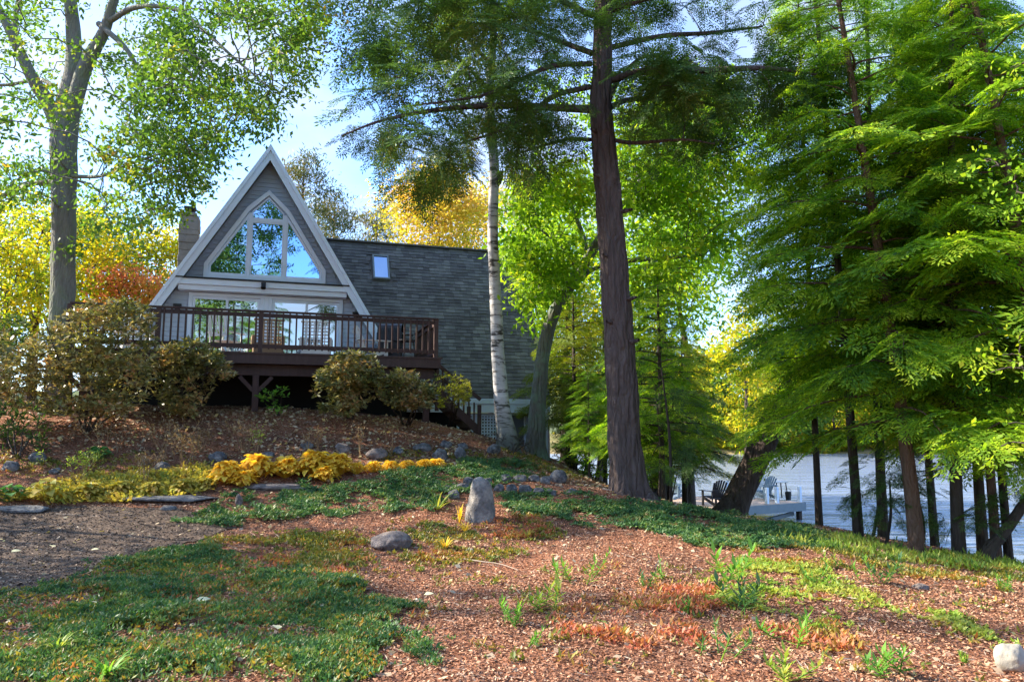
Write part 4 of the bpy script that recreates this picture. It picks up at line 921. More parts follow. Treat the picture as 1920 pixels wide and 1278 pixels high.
HT = [polycloud([(640, 0), (700, -60), (1090, -120), (1095, 60), (1090, 110), (1010, 190), (960, 250), (935, 300), (860, 330), (790, 335), (735, 300), (650, 240), (690, 170), (645, 90)], 11.6, 14.8, 125, rg, gap=.6),
      polycloud([(960, 210), (1095, 215), (1095, 275), (1000, 300), (930, 280)], 12, 14.6, 14, rg),
      polycloud([(1155, 105), (1300, 85), (1420, 70), (1540, 90), (1550, 170), (1440, 190), (1320, 175), (1160, 165)], 12, 14.3, 50, rg, gap=.3),
      polycloud([(1150, -60), (1520, -80), (1450, 70), (1160, 40)], 12, 14.6, 28, rg, gap=.4),
      polycloud([(1150, 180), (1400, 190), (1380, 275), (1200, 285), (1150, 230)], 12.4, 14.8, 16, rg),
      polycloud([(760, -420), (1500, -420), (1500, -90), (760, -90)], 11.8, 15.5, 80, rg)]
for (sx_, sy_, dx_) in ((1128, 330, -14), (1172, 395, 13), (1143, 480, -12), (1178, 560, 15), (1150, 605, -13), (1186, 640, 12), (1120, 245, -12)):
    hem_limbs.append([((sx_ + 1152) / 2, sy_ + 2, 13.42, 5), (sx_ + dx_ * .3, sy_, 13.3, 4), (sx_ + dx_, sy_ - 3, 13.2, 2.5)])
tree('hemlock_tree', 'huge furrowed dark hemlock trunk rising in the middle with broad dark boughs high up', None,
     [[(1180, 935, LY, 34), (1172, 850, LY, 30), (1163, 700, LY, 28), (1150, 500, LY, 25), (1137, 330, LY, 24), (1126, 215, LY, 21), (1128, 120, LY, 18), (1131, 0, LY, 16.5), (1132, -200, LY, 12), (1130, -420, LY, 7)]] + hem_limbs,
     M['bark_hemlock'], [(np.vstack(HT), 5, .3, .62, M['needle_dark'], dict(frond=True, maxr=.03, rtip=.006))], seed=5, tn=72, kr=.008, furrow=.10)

# white birch
BT = np.vstack([polycloud([(640, 0), (720, -80), (1000, -100), (1000, 120), (900, 230), (800, 250), (720, 150), (630, 130)], 15.6, 18.8, 120, rg, gap=.3),
                polycloud([(610, -60), (720, -80), (720, 150), (640, 120), (605, 60)], 15, 17.5, 34, rg),
                polycloud([(860, 180), (1000, 200), (980, 290), (900, 310)], 16.5, 18.5, 12, rg), polycloud([(650, -350), (1050, -350), (1000, -100), (700, -80)], 15.6, 19, 70, rg)])
tree('birch_tree', 'slender white-barked birch standing before the shingled roof wing', None,
     [[(950, 822, 17.5, 19), (942, 770, 17.5, 15), (934, 680, 17.5, 12.5), (929, 560, 17.5, 11), (924, 430, 17.5, 10), (926, 310, 17.5, 9.5), (917, 190, 17.5, 9), (925, 60, 17.5, 7), (920, -120, 17.5, 4.5)],
      [(928, 350, 17.5, 7), (938, 333, 17.45, 6), (939, 320, 17.4, 5)],
      [(918, 170, 17.5, 4), (860, 110, 17.2, 3), (780, 40, 16.8, 2)], [(920, 120, 17.5, 4), (820, 20, 16.6, 3), (700, -20, 16, 2)], [(924, 60, 17.5, 4), (980, -20, 17.9, 2)]],
     M['bark_birch'], [(BT, 55, .28, .10, M['leaf_birch'], {})], seed=6, tn=16, wood=M['bark_dark'])

# leaning oak in lime-green leaf
OT = np.vstack([polycloud([(950, 400), (985, 330), (1040, 300), (1110, 300), (1120, 440), (1100, 520), (1060, 560), (1000, 600), (975, 560), (955, 480)], 17, 20.5, 120, rg, gap=.3),
                polycloud([(1160, 240), (1230, 180), (1390, 170), (1440, 230), (1430, 330), (1340, 400), (1400, 470), (1300, 520), (1180, 560), (1160, 400)], 16, 22, 200, rg, gap=.6),
                polycloud([(1000, 130), (1400, 130), (1400, 240), (1000, 290)], 18, 22, 26, rg)])
tree('oak_tree', 'grey leaning tree with bright lime-green leaves beside the corner of the roof wing', None,
     [[(1002, 850, 19, 19), (1006, 790, 19, 16), (1013, 700, 19, 13), (1027, 620, 19, 12), (1052, 560, 19, 11), (1090, 505, 19, 10.5), (1120, 455, 19, 9), (1165, 400, 19, 8), (1200, 345, 19, 6), (1270, 305, 19, 4.5), (1340, 290, 18.6, 3), (1420, 262, 18.2, 1.5)],
      [(1058, 552, 19, 7), (1100, 512, 19.2, 5), (1140, 492, 19.4, 4)], [(1100, 500, 19, 6), (1095, 450, 19.2, 5), (1070, 380, 19.4, 3)], [(1092, 500, 19, 4), (1050, 460, 19, 3), (1000, 420, 19, 2)],
      [(1150, 490, 19, 5), (1230, 485, 18.6, 4), (1320, 478, 18.2, 2)], [(1200, 345, 19, 4), (1180, 260, 19.4, 3), (1220, 190, 19.6, 2)]],
     M['bark_oak'], [(OT, 80, .25, .18, M['leaf_lime'], dict(asp=.45, rtip=.012))], seed=8, tn=48, furrow=.045)

# leaning trunk by the water, broken-topped and furrowed
LT = polycloud([(1460, 600), (1500, 560), (1650, 420), (1650, 600), (1540, 690), (1470, 680)], 15.5, 18, 18, rg)
tree('leaning_tree', 'thick dark furrowed trunk leaning right over the dock', None,
     [[(1362, 985, 17, 28), (1378, 950, 17, 25), (1402, 895, 17, 23), (1432, 830, 17, 23), (1458, 775, 17, 22), (1490, 720, 17, 19), (1530, 640, 17, 20), (1580, 520, 17, 14), (1640, 380, 17, 8)]],
     M['bark_hemlock'], [(LT, 5, .3, .7, M['needle_green'], dict(frond=True, maxr=.03))], seed=9, tn=60, kr=.008, furrow=.05)

# row of hemlocks along the bank on the right
def atbank(px, Y): p = P(px, 900, Y); return (p[0], Y, gz1(p[0], Y))
def prof(a, b=.25): return lambda t: a * (1 - t) ** .75 * (.55 + .45 * min(1, t / b + .4)) + .15
cA = conifer('hemlock_tree', 'hemlock whose reddish trunk tilts left, third trunk right of the dock', atbank(1712, 12.1), 11.5, 1.9, prof(2.35), 72, 21, M['bark_red'], M['needle_green'], 'hemlocks on the lake bank', lean=(-.9, .2), r0=.115)
cB = conifer('hemlock_tree', 'slim dark-trunked hemlock, second trunk right of the dock', atbank(1604, 13.6), 12.5, 2.5, prof(2.0), 68, 22, M['bark_dark'], M['needle_green'], 'hemlocks on the lake bank', lean=(-.3, .1), r0=.085, droop=.3)
bank = 'hemlocks on the lake bank'
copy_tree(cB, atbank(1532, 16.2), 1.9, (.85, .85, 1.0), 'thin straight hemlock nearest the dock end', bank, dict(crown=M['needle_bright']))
copy_tree(cA, atbank(1788, 12.2), 2.2, (.84, .84, 1.0), 'thick dark hemlock trunk left of the close pair at the right edge', bank, dict(trunk=M['bark_dark']))
copy_tree(cB, atbank(1833, 13.6), 3.6, 1.05, 'hemlock half behind the close pair of trunks at the right edge', bank, dict(crown=M['needle_bright']))
copy_tree(cA, atbank(1858, 12.3), 4.4, (.66, .66, .95), 'left trunk of the close pair at the right edge', bank, dict(trunk=M['bark_red']))
copy_tree(cB, atbank(1880, 12.6), .7, (.8, .8, 1.0), 'right trunk of the close pair at the right edge', bank)
copy_tree(cA, atbank(1990, 10.8), 5.4, 1.02, 'hemlock just beyond the right edge whose boughs hang into view', bank, dict(crown=M['needle_bright']))
copy_tree(cB, atbank(1650, 15.5), 3.0, (1.15, 1.15, 1.1), 'bright hemlock standing behind the reddish trunk', bank, dict(crown=M['needle_bright']))
copy_tree(cB, atbank(1745, 17.5), 5.0, 1.1, 'hemlock furthest back on the right, seen only as dark green boughs', bank)
copy_tree(cA, atbank(2150, 12.5), 3.0, 1.1, 'bushy hemlock boughs filling the upper right corner', bank)

# younger hemlocks and brush between the big trunk and the lake
cC = conifer('young_hemlock', 'bushy young hemlock with several thin stems right of the big trunk', atbank(1242, 16.0)[:2] + (0,), 4.7, 1.2, prof(1.35), 64, 31, M['bark_dark'], M['needle_green'], 'young hemlocks behind the big trunk', r0=.07, droop=.28, fs=.8)
yg = 'young hemlocks behind the big trunk'
def up(px, Y): p = P(px, 900, Y); return (p[0], Y, gz1(p[0], Y))
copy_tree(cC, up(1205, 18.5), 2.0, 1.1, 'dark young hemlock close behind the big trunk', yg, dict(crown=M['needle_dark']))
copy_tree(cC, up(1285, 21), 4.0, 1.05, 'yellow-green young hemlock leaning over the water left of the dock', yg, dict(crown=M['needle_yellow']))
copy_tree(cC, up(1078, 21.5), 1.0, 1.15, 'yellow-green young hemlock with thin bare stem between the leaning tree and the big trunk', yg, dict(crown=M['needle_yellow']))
copy_tree(cC, up(1105, 17.0), 5.0, .52, 'small dark green fir at the left foot of the big trunk', yg, dict(crown=M['needle_green']))
copy_tree(cC, up(1065, 25.5), 3.3, 1.2, 'sunny yellow-green hemlock right of the house corner', yg, dict(crown=M['needle_yellow']))
copy_tree(cC, up(1135, 26), .3, 1.2, 'tall yellow-green hemlock seen behind the big trunk', yg, dict(crown=M['needle_yellow']))
copy_tree(cC, up(1190, 24), 2.7, 1.1, 'yellow-green hemlock right behind the big trunk', yg, dict(crown=M['needle_yellow']))
copy_tree(cC, up(1255, 23), 5.6, 1.0, 'mid-green hemlock behind the thin-stemmed one', yg, dict(crown=M['needle_green']))

# thin saplings before the water
sg = 'thin saplings on the bank before the water'
for i, (px, py, Y, tx, ty, lab) in enumerate([(1634, 1022, 13.4, 1650, 860, 'thin bare sapling between the second and third trunks'), (1660, 1028, 13, 1668, 900, 'thin short sapling just left of the reddish trunk'),
                                      (1730, 1040, 13, 1722, 930, 'thin sapling just right of the reddish trunk'), (1258, 945, 14.5, 1240, 690, 'pale thin stem right of the big trunk'),
                                      (1236, 945, 15.5, 1228, 720, 'dark thin stem right of the big trunk'), (1855, 1030, 11.8, 1950, 900, 'curved dark stem bending to the right edge')]):
    T = polycloud([(tx - 60, ty - 40), (tx + 70, ty - 60), (px + 80, py - 40), (px - 60, py - 60)], Y - .7, Y + .7, 16, rg)
    tree('sapling', lab, sg, [[(px, py, Y, 3.2 if i < 5 else 12), ((px + tx) / 2 + (6 if i < 5 else -15), (py + ty) / 2 + (0 if i < 5 else 25), Y, 2.6 if i < 5 else 10), (tx, ty, Y, 1.4 if i < 5 else 8)]],
         M['bark_dark'], [(T, 3, .2, .32, M['needle_dark'], dict(frond=True, maxr=.008, rtip=.003))], seed=60 + i, tn=7, kr=.004, flare=False)

# yellow-green maple sprigs reaching in from the right edge
RT_ = np.vstack([polycloud([(1830, 300), (1990, 290), (1990, 420), (1840, 350)], 8.5, 10, 16, rg), polycloud([(1850, 640), (1990, 600), (1990, 860), (1880, 880)], 8.5, 10.5, 18, rg), polycloud([(1880, 60), (1990, 60), (1990, 200), (1900, 160)], 8.5, 10, 10, rg)])
tree('maple_sapling', 'young maple with pale green leaves reaching in at the right edge', None,
     [[(2060, 1150, 9.5, 14), (2050, 800, 9.5, 11), (2020, 400, 9.5, 8), (2000, 0, 9.5, 5)]], M['bark_dark'], [(RT_, 20, .20, .075, M['leaf_lime'], dict(asp=.7))], seed=77, tn=8)

# ---- generic broadleaf tree in the background, with its own trunk, limbs and crown
def bgtree(px, Y, top_py, wpx, label, m, seed, name='broadleaf_tree', bark=None, ncl=150, per=40, leaf=.2, group='autumn trees behind the house', bot_py=None, shape=1.0, forks=3):
    rng = np.random.default_rng(seed); p0 = P(px, 700, Y); g = gz1(p0[0], Y); top = P(px, top_py, Y)[2]; H = top - g; w = mpx(Y, wpx) / 2
    bot = (P(px, bot_py, Y)[2] - g) if bot_py else H * .3
    u_ = rng.normal(size=(ncl * 3, 3)); u_ = unit(u_) * rng.uniform(.35, 1, (ncl * 3, 1)) ** .5
    ph = rng.uniform(0, 6, 3); keep = (np.sin(u_[:, 0] * 4.1 + ph[0]) + np.sin(u_[:, 1] * 3.7 + ph[1]) + np.sin(u_[:, 2] * 5.3 + ph[2])) > -.9
    u_ = u_[keep][:ncl]; taper = 1 - .35 * np.clip(u_[:, 2], 0, 1) * shape
    T = np.stack([p0[0] + u_[:, 0] * w * taper, Y + u_[:, 1] * w * .8 * taper, g + bot + (H - bot) * (u_[:, 2] * .5 + .5)], -1)
    root = empty(name, (p0[0], Y, g)); tag(root, label, 'tree', group); L0 = np.array((p0[0], Y, g))
    tp = np.array([(p0[0] + rng.normal() * .02 * H * z, Y, g - .2 + H * .82 * z) for z in np.linspace(0, 1, 6)]); tr = np.linspace(.018 * H + .05, .02, 6)
    sp, sr = smoothpath(tp, tr, 3); nodes = list(sp[4:]); rads = list(sr[4:]); tubes = []
    for k in range(forks):
        a = rng.uniform(0, 6.28); i0 = int(len(sp) * rng.uniform(.25, .5)); e_ = sp[i0] + np.array((math.cos(a) * w * .6, math.sin(a) * w * .5, H * .28)); q = np.linspace(0, 1, 6)[:, None]
        pt = sp[i0] + (e_ - sp[i0]) * q + rng.normal(size=(6, 3)) * .02 * H * q; tubes.append(tube(pt, np.linspace(sr[i0] * .6, .02, 6), 6)); nodes += list(pt[1:]); rads += list(np.linspace(sr[i0] * .6, .02, 6)[1:])
    t2, E_ = grow(nodes, rads, T, rng, kr=.012, rtip=.012); V, F = leafcloud(T, E_, per, .035 * H + .18, leaf, rng)
    bark = bark or M['bark_dark']; V1, F1 = tube(sp, sr, 8); npmesh('trunk', V1 - L0, F1, bark, root, smooth=True)
    V2, F2 = merge(tubes + t2); npmesh('branches', V2 - L0, F2, bark, root, smooth=True); npmesh('crown', V - L0, F, m, root); return root
bgtree(60, 24, 330, 300, 'yellow-green tree left of the grey maple trunk', M['leaf_yellow'], 41, bot_py=640, leaf=.17, ncl=210, per=46)
bgtree(-60, 20, 420, 260, 'golden-yellow tree low at the left edge', M['leaf_yellow'], 42, bot_py=660, leaf=.16, ncl=150)
bgtree(165, 27, 370, 200, 'green tree right behind the grey maple trunk', M['leaf_maple'], 43, bot_py=640, leaf=.17, ncl=150)
bgtree(275, 28, 425, 190, 'yellow and pink topped tree left of the chimney', M['leaf_yellow'], 44, bot_py=600, leaf=.17, ncl=170)
bgtree(232, 24.5, 500, 120, 'small tree with red and orange leaves left of the house', M['leaf_red'], 45, bot_py=600, leaf=.15, ncl=90)
bgtree(330, 26, 520, 110, 'orange tree touching the left rake of the house', M['leaf_orange'], 46, bot_py=620, leaf=.15, ncl=80)
shade_src = bgtree(10, 36, 300, 420, 'tall dull green tree far behind on the left', M['leaf_maple'], 47, bot_py=600, leaf=.24, ncl=200)
bgtree(815, 36, 318, 230, 'rounded orange-yellow tree rising behind the roof wing', M['leaf_orange'], 48, bot_py=560, leaf=.2, ncl=380, per=55)
bgtree(925, 40, 330, 170, 'pinkish orange tree behind the birch above the roof ridge', M['leaf_orange'], 49, bot_py=560, leaf=.2, ncl=150)
bgtree(1020, 34, 400, 150, 'yellow-green tree right of the roof ridge end', M['leaf_lime'], 50, bot_py=640, leaf=.2, ncl=130)
bgtree(1120, 40, 560, 260, 'sunlit yellow-green tree low behind the big trunk', M['leaf_yellow'], 51, bot_py=800, leaf=.22, ncl=170)
bgtree(1395, 112, 560, 190, 'weeping yellow-green tree on the far shore left of the leaning trunk', M['leaf_yellow'], 52, bot_py=842, leaf=.7, ncl=200, per=34, group='trees on the far shore')
bgtree(1235, 27, 190, 260, 'bright lime-green maple right of the big trunk', M['leaf_lime'], 151, bot_py=590, leaf=.2, ncl=190, per=50, group='lime-green trees by the lake')
bgtree(1285, 23.5, 360, 170, 'thin lime and yellow tree between the big trunk and the bank hemlocks', M['leaf_lime'], 152, bot_py=620, leaf=.2, ncl=110, per=44, group='lime-green trees by the lake')
bgtree(1060, 30, 330, 170, 'lime-green tree behind the leaning oak', M['leaf_lime'], 153, bot_py=700, leaf=.2, ncl=150, per=50, group='lime-green trees by the lake')
bgtree(1170, 29, 520, 170, 'yellow-green maple low behind the big trunk', M['leaf_yellow'], 154, bot_py=800, leaf=.18, ncl=150, per=50, group='lime-green trees by the lake')
# pines behind the roof
def pine(px, Y, top_py, label, seed, sc=1.0):
    p0 = P(px, 700, Y); g = gz1(p0[0], Y); H = P(px, top_py, Y)[2] - g; rng = np.random.default_rng(seed)
    T = []; 
    for i in range(24):
        z = H * (.30 + .70 * (i / 24) ** .8); a = i * 2.4 + rng.random(); L = (H - z) * .38 * rng.uniform(.6, 1.3) + .5
        for q in (.55, .8, 1.0): T.append((p0[0] + math.cos(a) * L * q, Y + math.sin(a) * L * q, g + z + .15 * L * q))
    T = np.array(T); root = empty('pine_tree', (p0[0], Y, g)); tag(root, label, 'tree', 'pines behind the roof'); L0 = np.array((p0[0], Y, g))
    tp = np.array([(p0[0], Y, g + H * z) for z in np.linspace(0, 1, 10)]); tr = np.linspace(.2, .02, 10); tb_, E_ = grow(list(tp), list(tr), T, rng, maxr=.05)
    per = 120; c = np.repeat(T, per, 0) + rng.normal(size=(len(T) * per, 3)) * np.array((.34, .34, .2)); d = rng.normal(size=(len(c), 3)) + np.array((0, 0, .6)); V, F = leaves(c, d, .24, .05, rng)
    V1, F1 = tube(tp, tr, 8); npmesh('trunk', V1 - L0, F1, M['bark_dark'], root, smooth=True); V2, F2 = merge(tb_); npmesh('branches', V2 - L0, F2, M['bark_dark'], root); npmesh('crown', V - L0, F, M['needle_pine'], root)
pine(556, 33, 296, 'pine top with browning tufts right of the gable peak', 53)
pine(618, 36, 372, 'second pine right of the gable, lower than the first', 54)
pine(700, 40, 395, 'pine left of the rounded orange tree', 55)

# trees along the far shore, each its own object
fg = 'trees on the far shore'
protoF = [bgtree(1490, 122, 700, 110, 'round green tree on the far shore just right of the leaning trunk', M['leaf_maple'], 56, bot_py=838, leaf=.8, ncl=110, per=26, group=fg),
          bgtree(1560, 124, 680, 120, 'yellowish tree on the far shore between the first two bank hemlocks', M['leaf_yellow'], 57, bot_py=838, leaf=.8, ncl=110, per=26, group=fg)]
for i, (px, Y, s_, m_, lab) in enumerate([(1300, 124, .8, 'leaf_lime', 'bright green tree on the far shore at the left end of the open water'), (1235, 128, 1.1, 'leaf_maple', 'far shore tree seen through the thin hemlock stems'),
        (1350, 134, .9, 'leaf_maple', 'dull green tree behind the weeping one on the far shore'), (1440, 128, .75, 'leaf_yellow', 'low yellow tree on the far shore behind the leaning trunk'),
        (1625, 126, .8, 'leaf_orange', 'orange tree on the far shore right of the second bank hemlock'), (1690, 128, 1.0, 'leaf_maple', 'green far shore tree behind the reddish trunk'),
        (1750, 126, .8, 'leaf_orange', 'rusty far shore tree right of the reddish trunk'), (1810, 130, 1.1, 'leaf_maple', 'far shore tree behind the thick dark trunk'), (1900, 127, .9, 'leaf_yellow', 'yellowish far shore tree at the right edge')]):
    p0 = P(px, 800, Y); copy_tree(protoF[i % 2], (p0[0], Y, gz1(p0[0], Y) - .2), i * 1.3, s_, lab, fg, dict(crown=M[m_]))
for i in range(16):
    px = 1210 + i * 47; Y = 136 + 9 * (i * 7 % 3); p0 = P(px, 800, Y); copy_tree(protoF[(i + 1) % 2], (p0[0], Y, gz1(p0[0], Y) - .3), i * 2.1, 1.05 + .12 * (i * 5 % 4), 'one of the taller trees in the back row of the far shore', 'back row of trees on the far shore', dict(crown=M[('leaf_maple', 'leaf_birch', 'leaf_yellow')[i % 3]]))
for i in range(14):
    px = 1225 + i * 52; Y = 123.5 + (i * 5 % 3); p0 = P(px, 800, Y); copy_tree(protoF[i % 2], (p0[0], Y, gz1(p0[0], Y) - 2.2), i * 1.1, (.75, .75, .42), 'one of the low rounded bushes along the water on the far shore', 'bushes along the far shore', dict(crown=M[('leaf_yellow', 'leaf_maple', 'leaf_orange')[i % 3]]))
# trees behind the camera and off to the left: they shade the foreground and stand mirrored in the windows
sh = 'trees round the garden outside the picture'
for i, (x, y, s_, lab) in enumerate([(-10.6, 7.4, (.36, .34, .46), 'slim maple left of the garden outside the picture'), (-13.5, 11.6, (.6, .5, .55), 'low maple further left outside the picture'), (-14.5, 9.2, (.22, .10, .95), 'tall thin maple left of the garden outside the picture')]):
    copy_tree(shade_src, (x, y, gz1(x, y)), i * 1.7, s_, lab, sh)
for i, (x, y, s_, lab) in enumerate([(-8, -15, 1.1, 'hemlock behind the viewer'), (5, -20, 1.2, 'second hemlock behind the viewer'), (-15, -12, 1.2, 'third hemlock behind the viewer'), (-2, -13, 1.15, 'fourth hemlock behind the viewer'), (1.5, -17, 1.3, 'fifth hemlock behind the viewer'), (12, -14, 1.2, 'sixth hemlock behind the viewer')]):
    copy_tree(cB, (x, y, gz1(x, y)), i * 2.1, s_, lab, sh)

# ------------------------------------------------------------------ ground cover, mulch, litter (nobody could count these)
rs = np.random.default_rng(21)
def tuft(n, L, asp, up_, rng, spread=.5):
    a = rng.uniform(0, 2 * math.pi, n); el = rng.uniform(up_[0], up_[1], n); d = np.stack([np.cos(a) * np.cos(el), np.sin(a) * np.cos(el), np.sin(el)], -1)
    c = rng.normal(size=(n, 3)) * np.array((spread, spread, .12)); c[:, 2] = np.abs(c[:, 2]); return leaves(c, d, L * rng.uniform(.7, 1.3, n), L * asp, rng)
def scatter_poly(polys_px, dens, rng, edge=.12, hole=-9.):
    out_ = []
    for poly in polys_px:
        pw = poly_world(poly); lo, hi = pw.min(0) - .2, pw.max(0) + .2; n = int(dens * np.prod(hi - lo)); q = rng.uniform(lo, hi, (n, 2))
        j = q + edge * np.stack([np.sin(q[:, 0] * 5.1 + 2 * q[:, 1]) + .6 * np.sin(q[:, 1] * 11), np.sin(q[:, 1] * 4.3 - q[:, 0]) + .6 * np.sin(q[:, 0] * 9)], -1) + rng.normal(size=q.shape) * edge * .5
        q = q[inpoly(j[:, 0], j[:, 1], pw)]; nv = np.sin(q[:, 0] * 3.7 + 1.1 * q[:, 1]) + np.sin(q[:, 1] * 4.9 - q[:, 0] * .8) + np.sin(q[:, 0] * 8.3 + q[:, 1] * 6.1) * .6
        q = q[(nv > hole) | (rng.random(len(q)) < .12)]; out_.append(q)
    q = np.vstack(out_); return np.column_stack([q, gz(q[:, 0], q[:, 1])])
def cover(name, label, cat, m, polys, dens, size, rng, n=12, asp=.3, up_=(.1, 1.1), hole=-9., lift=.0, edge=.12, vert=.0):
    p = scatter_poly(polys, dens, rng, edge, hole)
    if vert: p[:, 2] += vert * (.5 + .5 * np.sin(p[:, 0] * 3.3 + 1) * np.sin(p[:, 1] * 2.9)) * rng.uniform(.2, 1, len(p))
    p[:, 2] += lift; tv, tf = tuft(n, 1.0, asp, up_, rng); V, F = stamp(tv, tf, p, rng.uniform(0, 6.28, len(p)), size * rng.uniform(.6, 1.4, len(p)), rng, tilt=.2)
    o = npmesh(name, V, F, m, origin=(*p[:, :2].mean(0), 0)); tag(o, label, cat, kind='stuff'); return o
PA = [(330, 972), (420, 942), (560, 915), (700, 898), (760, 888), (830, 874), (900, 864), (990, 872), (1010, 885), (960, 905), (905, 915), (860, 945), (760, 955), (560, 970), (420, 988)]
PB = [(930, 935), (1010, 926), (1150, 940), (1260, 950), (1400, 975), (1500, 995), (1560, 1010), (1540, 1028), (1440, 1030), (1330, 1030), (1270, 1010), (1180, 990), (1050, 975), (940, 962)]
PC = [(-60, 1140), (0, 1118), (130, 1085), (260, 1045), (380, 1030), (470, 1060), (600, 1080), (700, 1100), (765, 1150), (780, 1195), (700, 1225), (640, 1285), (-60, 1300)]
PC2 = [(760, 1180), (790, 1195), (850, 1235), (840, 1250), (780, 1225), (740, 1200)]
cover('creeping_juniper', 'dark green creeping juniper running along the slope behind the standing stone', 'ground cover', M['mat_green'], [PA, PB], 640, .05, rs, hole=-.45, vert=.13)
cover('creeping_juniper', 'thick dark green mat filling the lower left corner', 'ground cover', M['mat_green'], [PC, PC2], 1300, .034, rs, n=12, hole=-.1, vert=.12)
cover('mixed_ground_cover', 'low green, tan and reddish plants among the mat left of centre', 'ground cover', M['mat_mixed'],
      [[(240, 1060), (330, 1030), (430, 1003), (560, 1000), (680, 1010), (690, 1060), (620, 1090), (560, 1140), (420, 1160), (250, 1160), (160, 1130)], [(0, 1160), (160, 1150), (260, 1200), (120, 1260), (0, 1230)], [(560, 1120), (700, 1110), (740, 1160), (620, 1200)]], 420, .040, rs, n=10, asp=.4, hole=-.2, vert=.06)
cover('mixed_ground_cover', 'sparse yellowing plants around the standing stone and flat rock', 'ground cover', M['mat_mixed'],
      [[(600, 1010), (700, 985), (860, 975), (1010, 970), (1060, 1000), (980, 1040), (850, 1075), (640, 1090), (540, 1060)], [(1380, 1025), (1560, 1030), (1760, 1050), (1910, 1068), (1900, 1092), (1700, 1090), (1500, 1078)]], 260, .045, rs, n=9, asp=.4, hole=.1, vert=.04)
cover('mixed_ground_cover', 'olive, tan and rusty sprigs growing through the green mat at the lower left', 'ground cover', M['mat_mixed'], [PC], 620, .038, rs, n=9, asp=.4, hole=.0, vert=.09)
cover('light_ground_cover', 'light green low plants in the sunny patch at the right', 'ground cover', M['mat_lime'],
      [[(1330, 1060), (1430, 1050), (1570, 1075), (1670, 1150), (1650, 1190), (1500, 1185), (1420, 1150), (1330, 1140)], [(1740, 1140), (1860, 1160), (1850, 1200), (1760, 1190)]], 420, .042, rs, n=10, asp=.4, hole=.15, vert=.06)
cover('red_ground_cover', 'salmon-red low plants in the middle of the sunny mulch', 'ground cover', M['mat_red'],
      [[(1080, 1130), (1200, 1095), (1320, 1120), (1330, 1210), (1180, 1225), (1080, 1195)], [(905, 978), (1000, 975), (1015, 1005), (900, 1012)], [(430, 1060), (520, 1040), (500, 1090), (440, 1095)], [(270, 1095), (360, 1080), (400, 1110), (300, 1130)], [(1480, 1180), (1560, 1180), (1560, 1215), (1480, 1210)], [(520, 1100), (600, 1090), (620, 1130), (540, 1140)], [(20, 1150), (110, 1140), (120, 1170), (30, 1180)], [(600, 1060), (690, 1050), (700, 1080), (620, 1085)]], 300, .045, rs, n=10, asp=.4, hole=0, vert=.05)
cover('bed_ground_cover', 'yellow-green and brown low plants in the border left of the golden hostas', 'ground cover', M['hosta_mix'], [[(20, 935), (100, 905), (250, 885), (400, 880), (400, 915), (300, 930), (120, 945)]], 330, .075, rs, n=9, asp=.45, vert=.12)
cover('sparse_sprouts', 'thin scattered sprouts coming up through the sunny mulch', 'weeds', M['mat_mixed'], [[(780, 1090), (1100, 1060), (1500, 1060), (1900, 1110), (1930, 1280), (1300, 1280), (880, 1260), (800, 1160)]], 26, .05, rs, n=8, asp=.35, hole=-.4, vert=.02)
cover('bank_weeds', 'pale green weeds along the brow of the bank above the water', 'weeds', M['mat_lime'], [[(1480, 1000), (1620, 1012), (1760, 1040), (1920, 1062), (1930, 1078), (1740, 1066), (1600, 1040), (1480, 1020)]], 190, .075, rs, n=8, asp=.22, up_=(.5, 1.4), hole=-.3)
cover('slope_weeds', 'small green and grey weeds on the upper slope below the deck', 'weeds', M['mat_mixed'], [[(700, 840), (860, 850), (1020, 862), (1100, 900), (1000, 905), (860, 868), (700, 868)], [(0, 850), (300, 850), (400, 870), (200, 890), (0, 900)]], 120, .06, rs, n=9, asp=.3, hole=.1)
# mulch chips and fallen leaves
def litter(name, label, m, boxes, L, asp, rng, flat=.35):
    q = []
    for (x0, x1, y0, y1, d) in boxes:
        n = int((x1 - x0) * (y1 - y0) * d); q.append(np.column_stack([rng.uniform(x0, x1, n), rng.uniform(y0, y1, n)]))
    q = np.vstack(q); q = q[np.abs(q[:, 0]) < q[:, 1] * .72 + .6]; q = q[~inpoly(q[:, 0], q[:, 1], pathpoly)] if 'mulch' in name else q
    n = len(q); p = np.column_stack([q, gz(q[:, 0], q[:, 1]) + rng.uniform(.004, .018, n)]); a = rng.uniform(0, 6.28, n); d = np.stack([np.cos(a), np.sin(a), rng.normal(size=n) * flat], -1)
    ln = L * rng.uniform(.5, 1.5, n) * (1 + .035 * np.maximum(p[:, 1] - 6, 0)); V, F = leaves(p, d, ln, ln * asp * rng.uniform(.6, 1.4, n), rng, nrm=rng.normal(size=(n, 3)) * .5 + np.array((0, 0, 1.)), fold=.2)
    o = npmesh(name, V, F, m, origin=(*p[:, :2].mean(0), 0)); tag(o, label, 'ground litter', kind='stuff')
litter('mulch_chips', 'reddish bark chips strewn all over the garden ground', M['chips'], [(-5, 6, 4.5, 8, 2800), (-8, 9, 8, 12, 1100), (-12, 9, 12, 18, 400)], .027, .4, rs)
litter('leaf_litter', 'pale fallen leaves scattered over the mulch and path', M['litter'], [(-5, 6, 4.5, 8, 34), (-8, 9, 8, 13, 30), (-12, 6, 13, 19, 85)], .052, .6, rs, .25)
litter('leaf_litter', 'dry leaves lying thick on the slope below the deck', M['litter'], [(-9, -1, 14, 17.5, 95)], .07, .6, rs, .4)

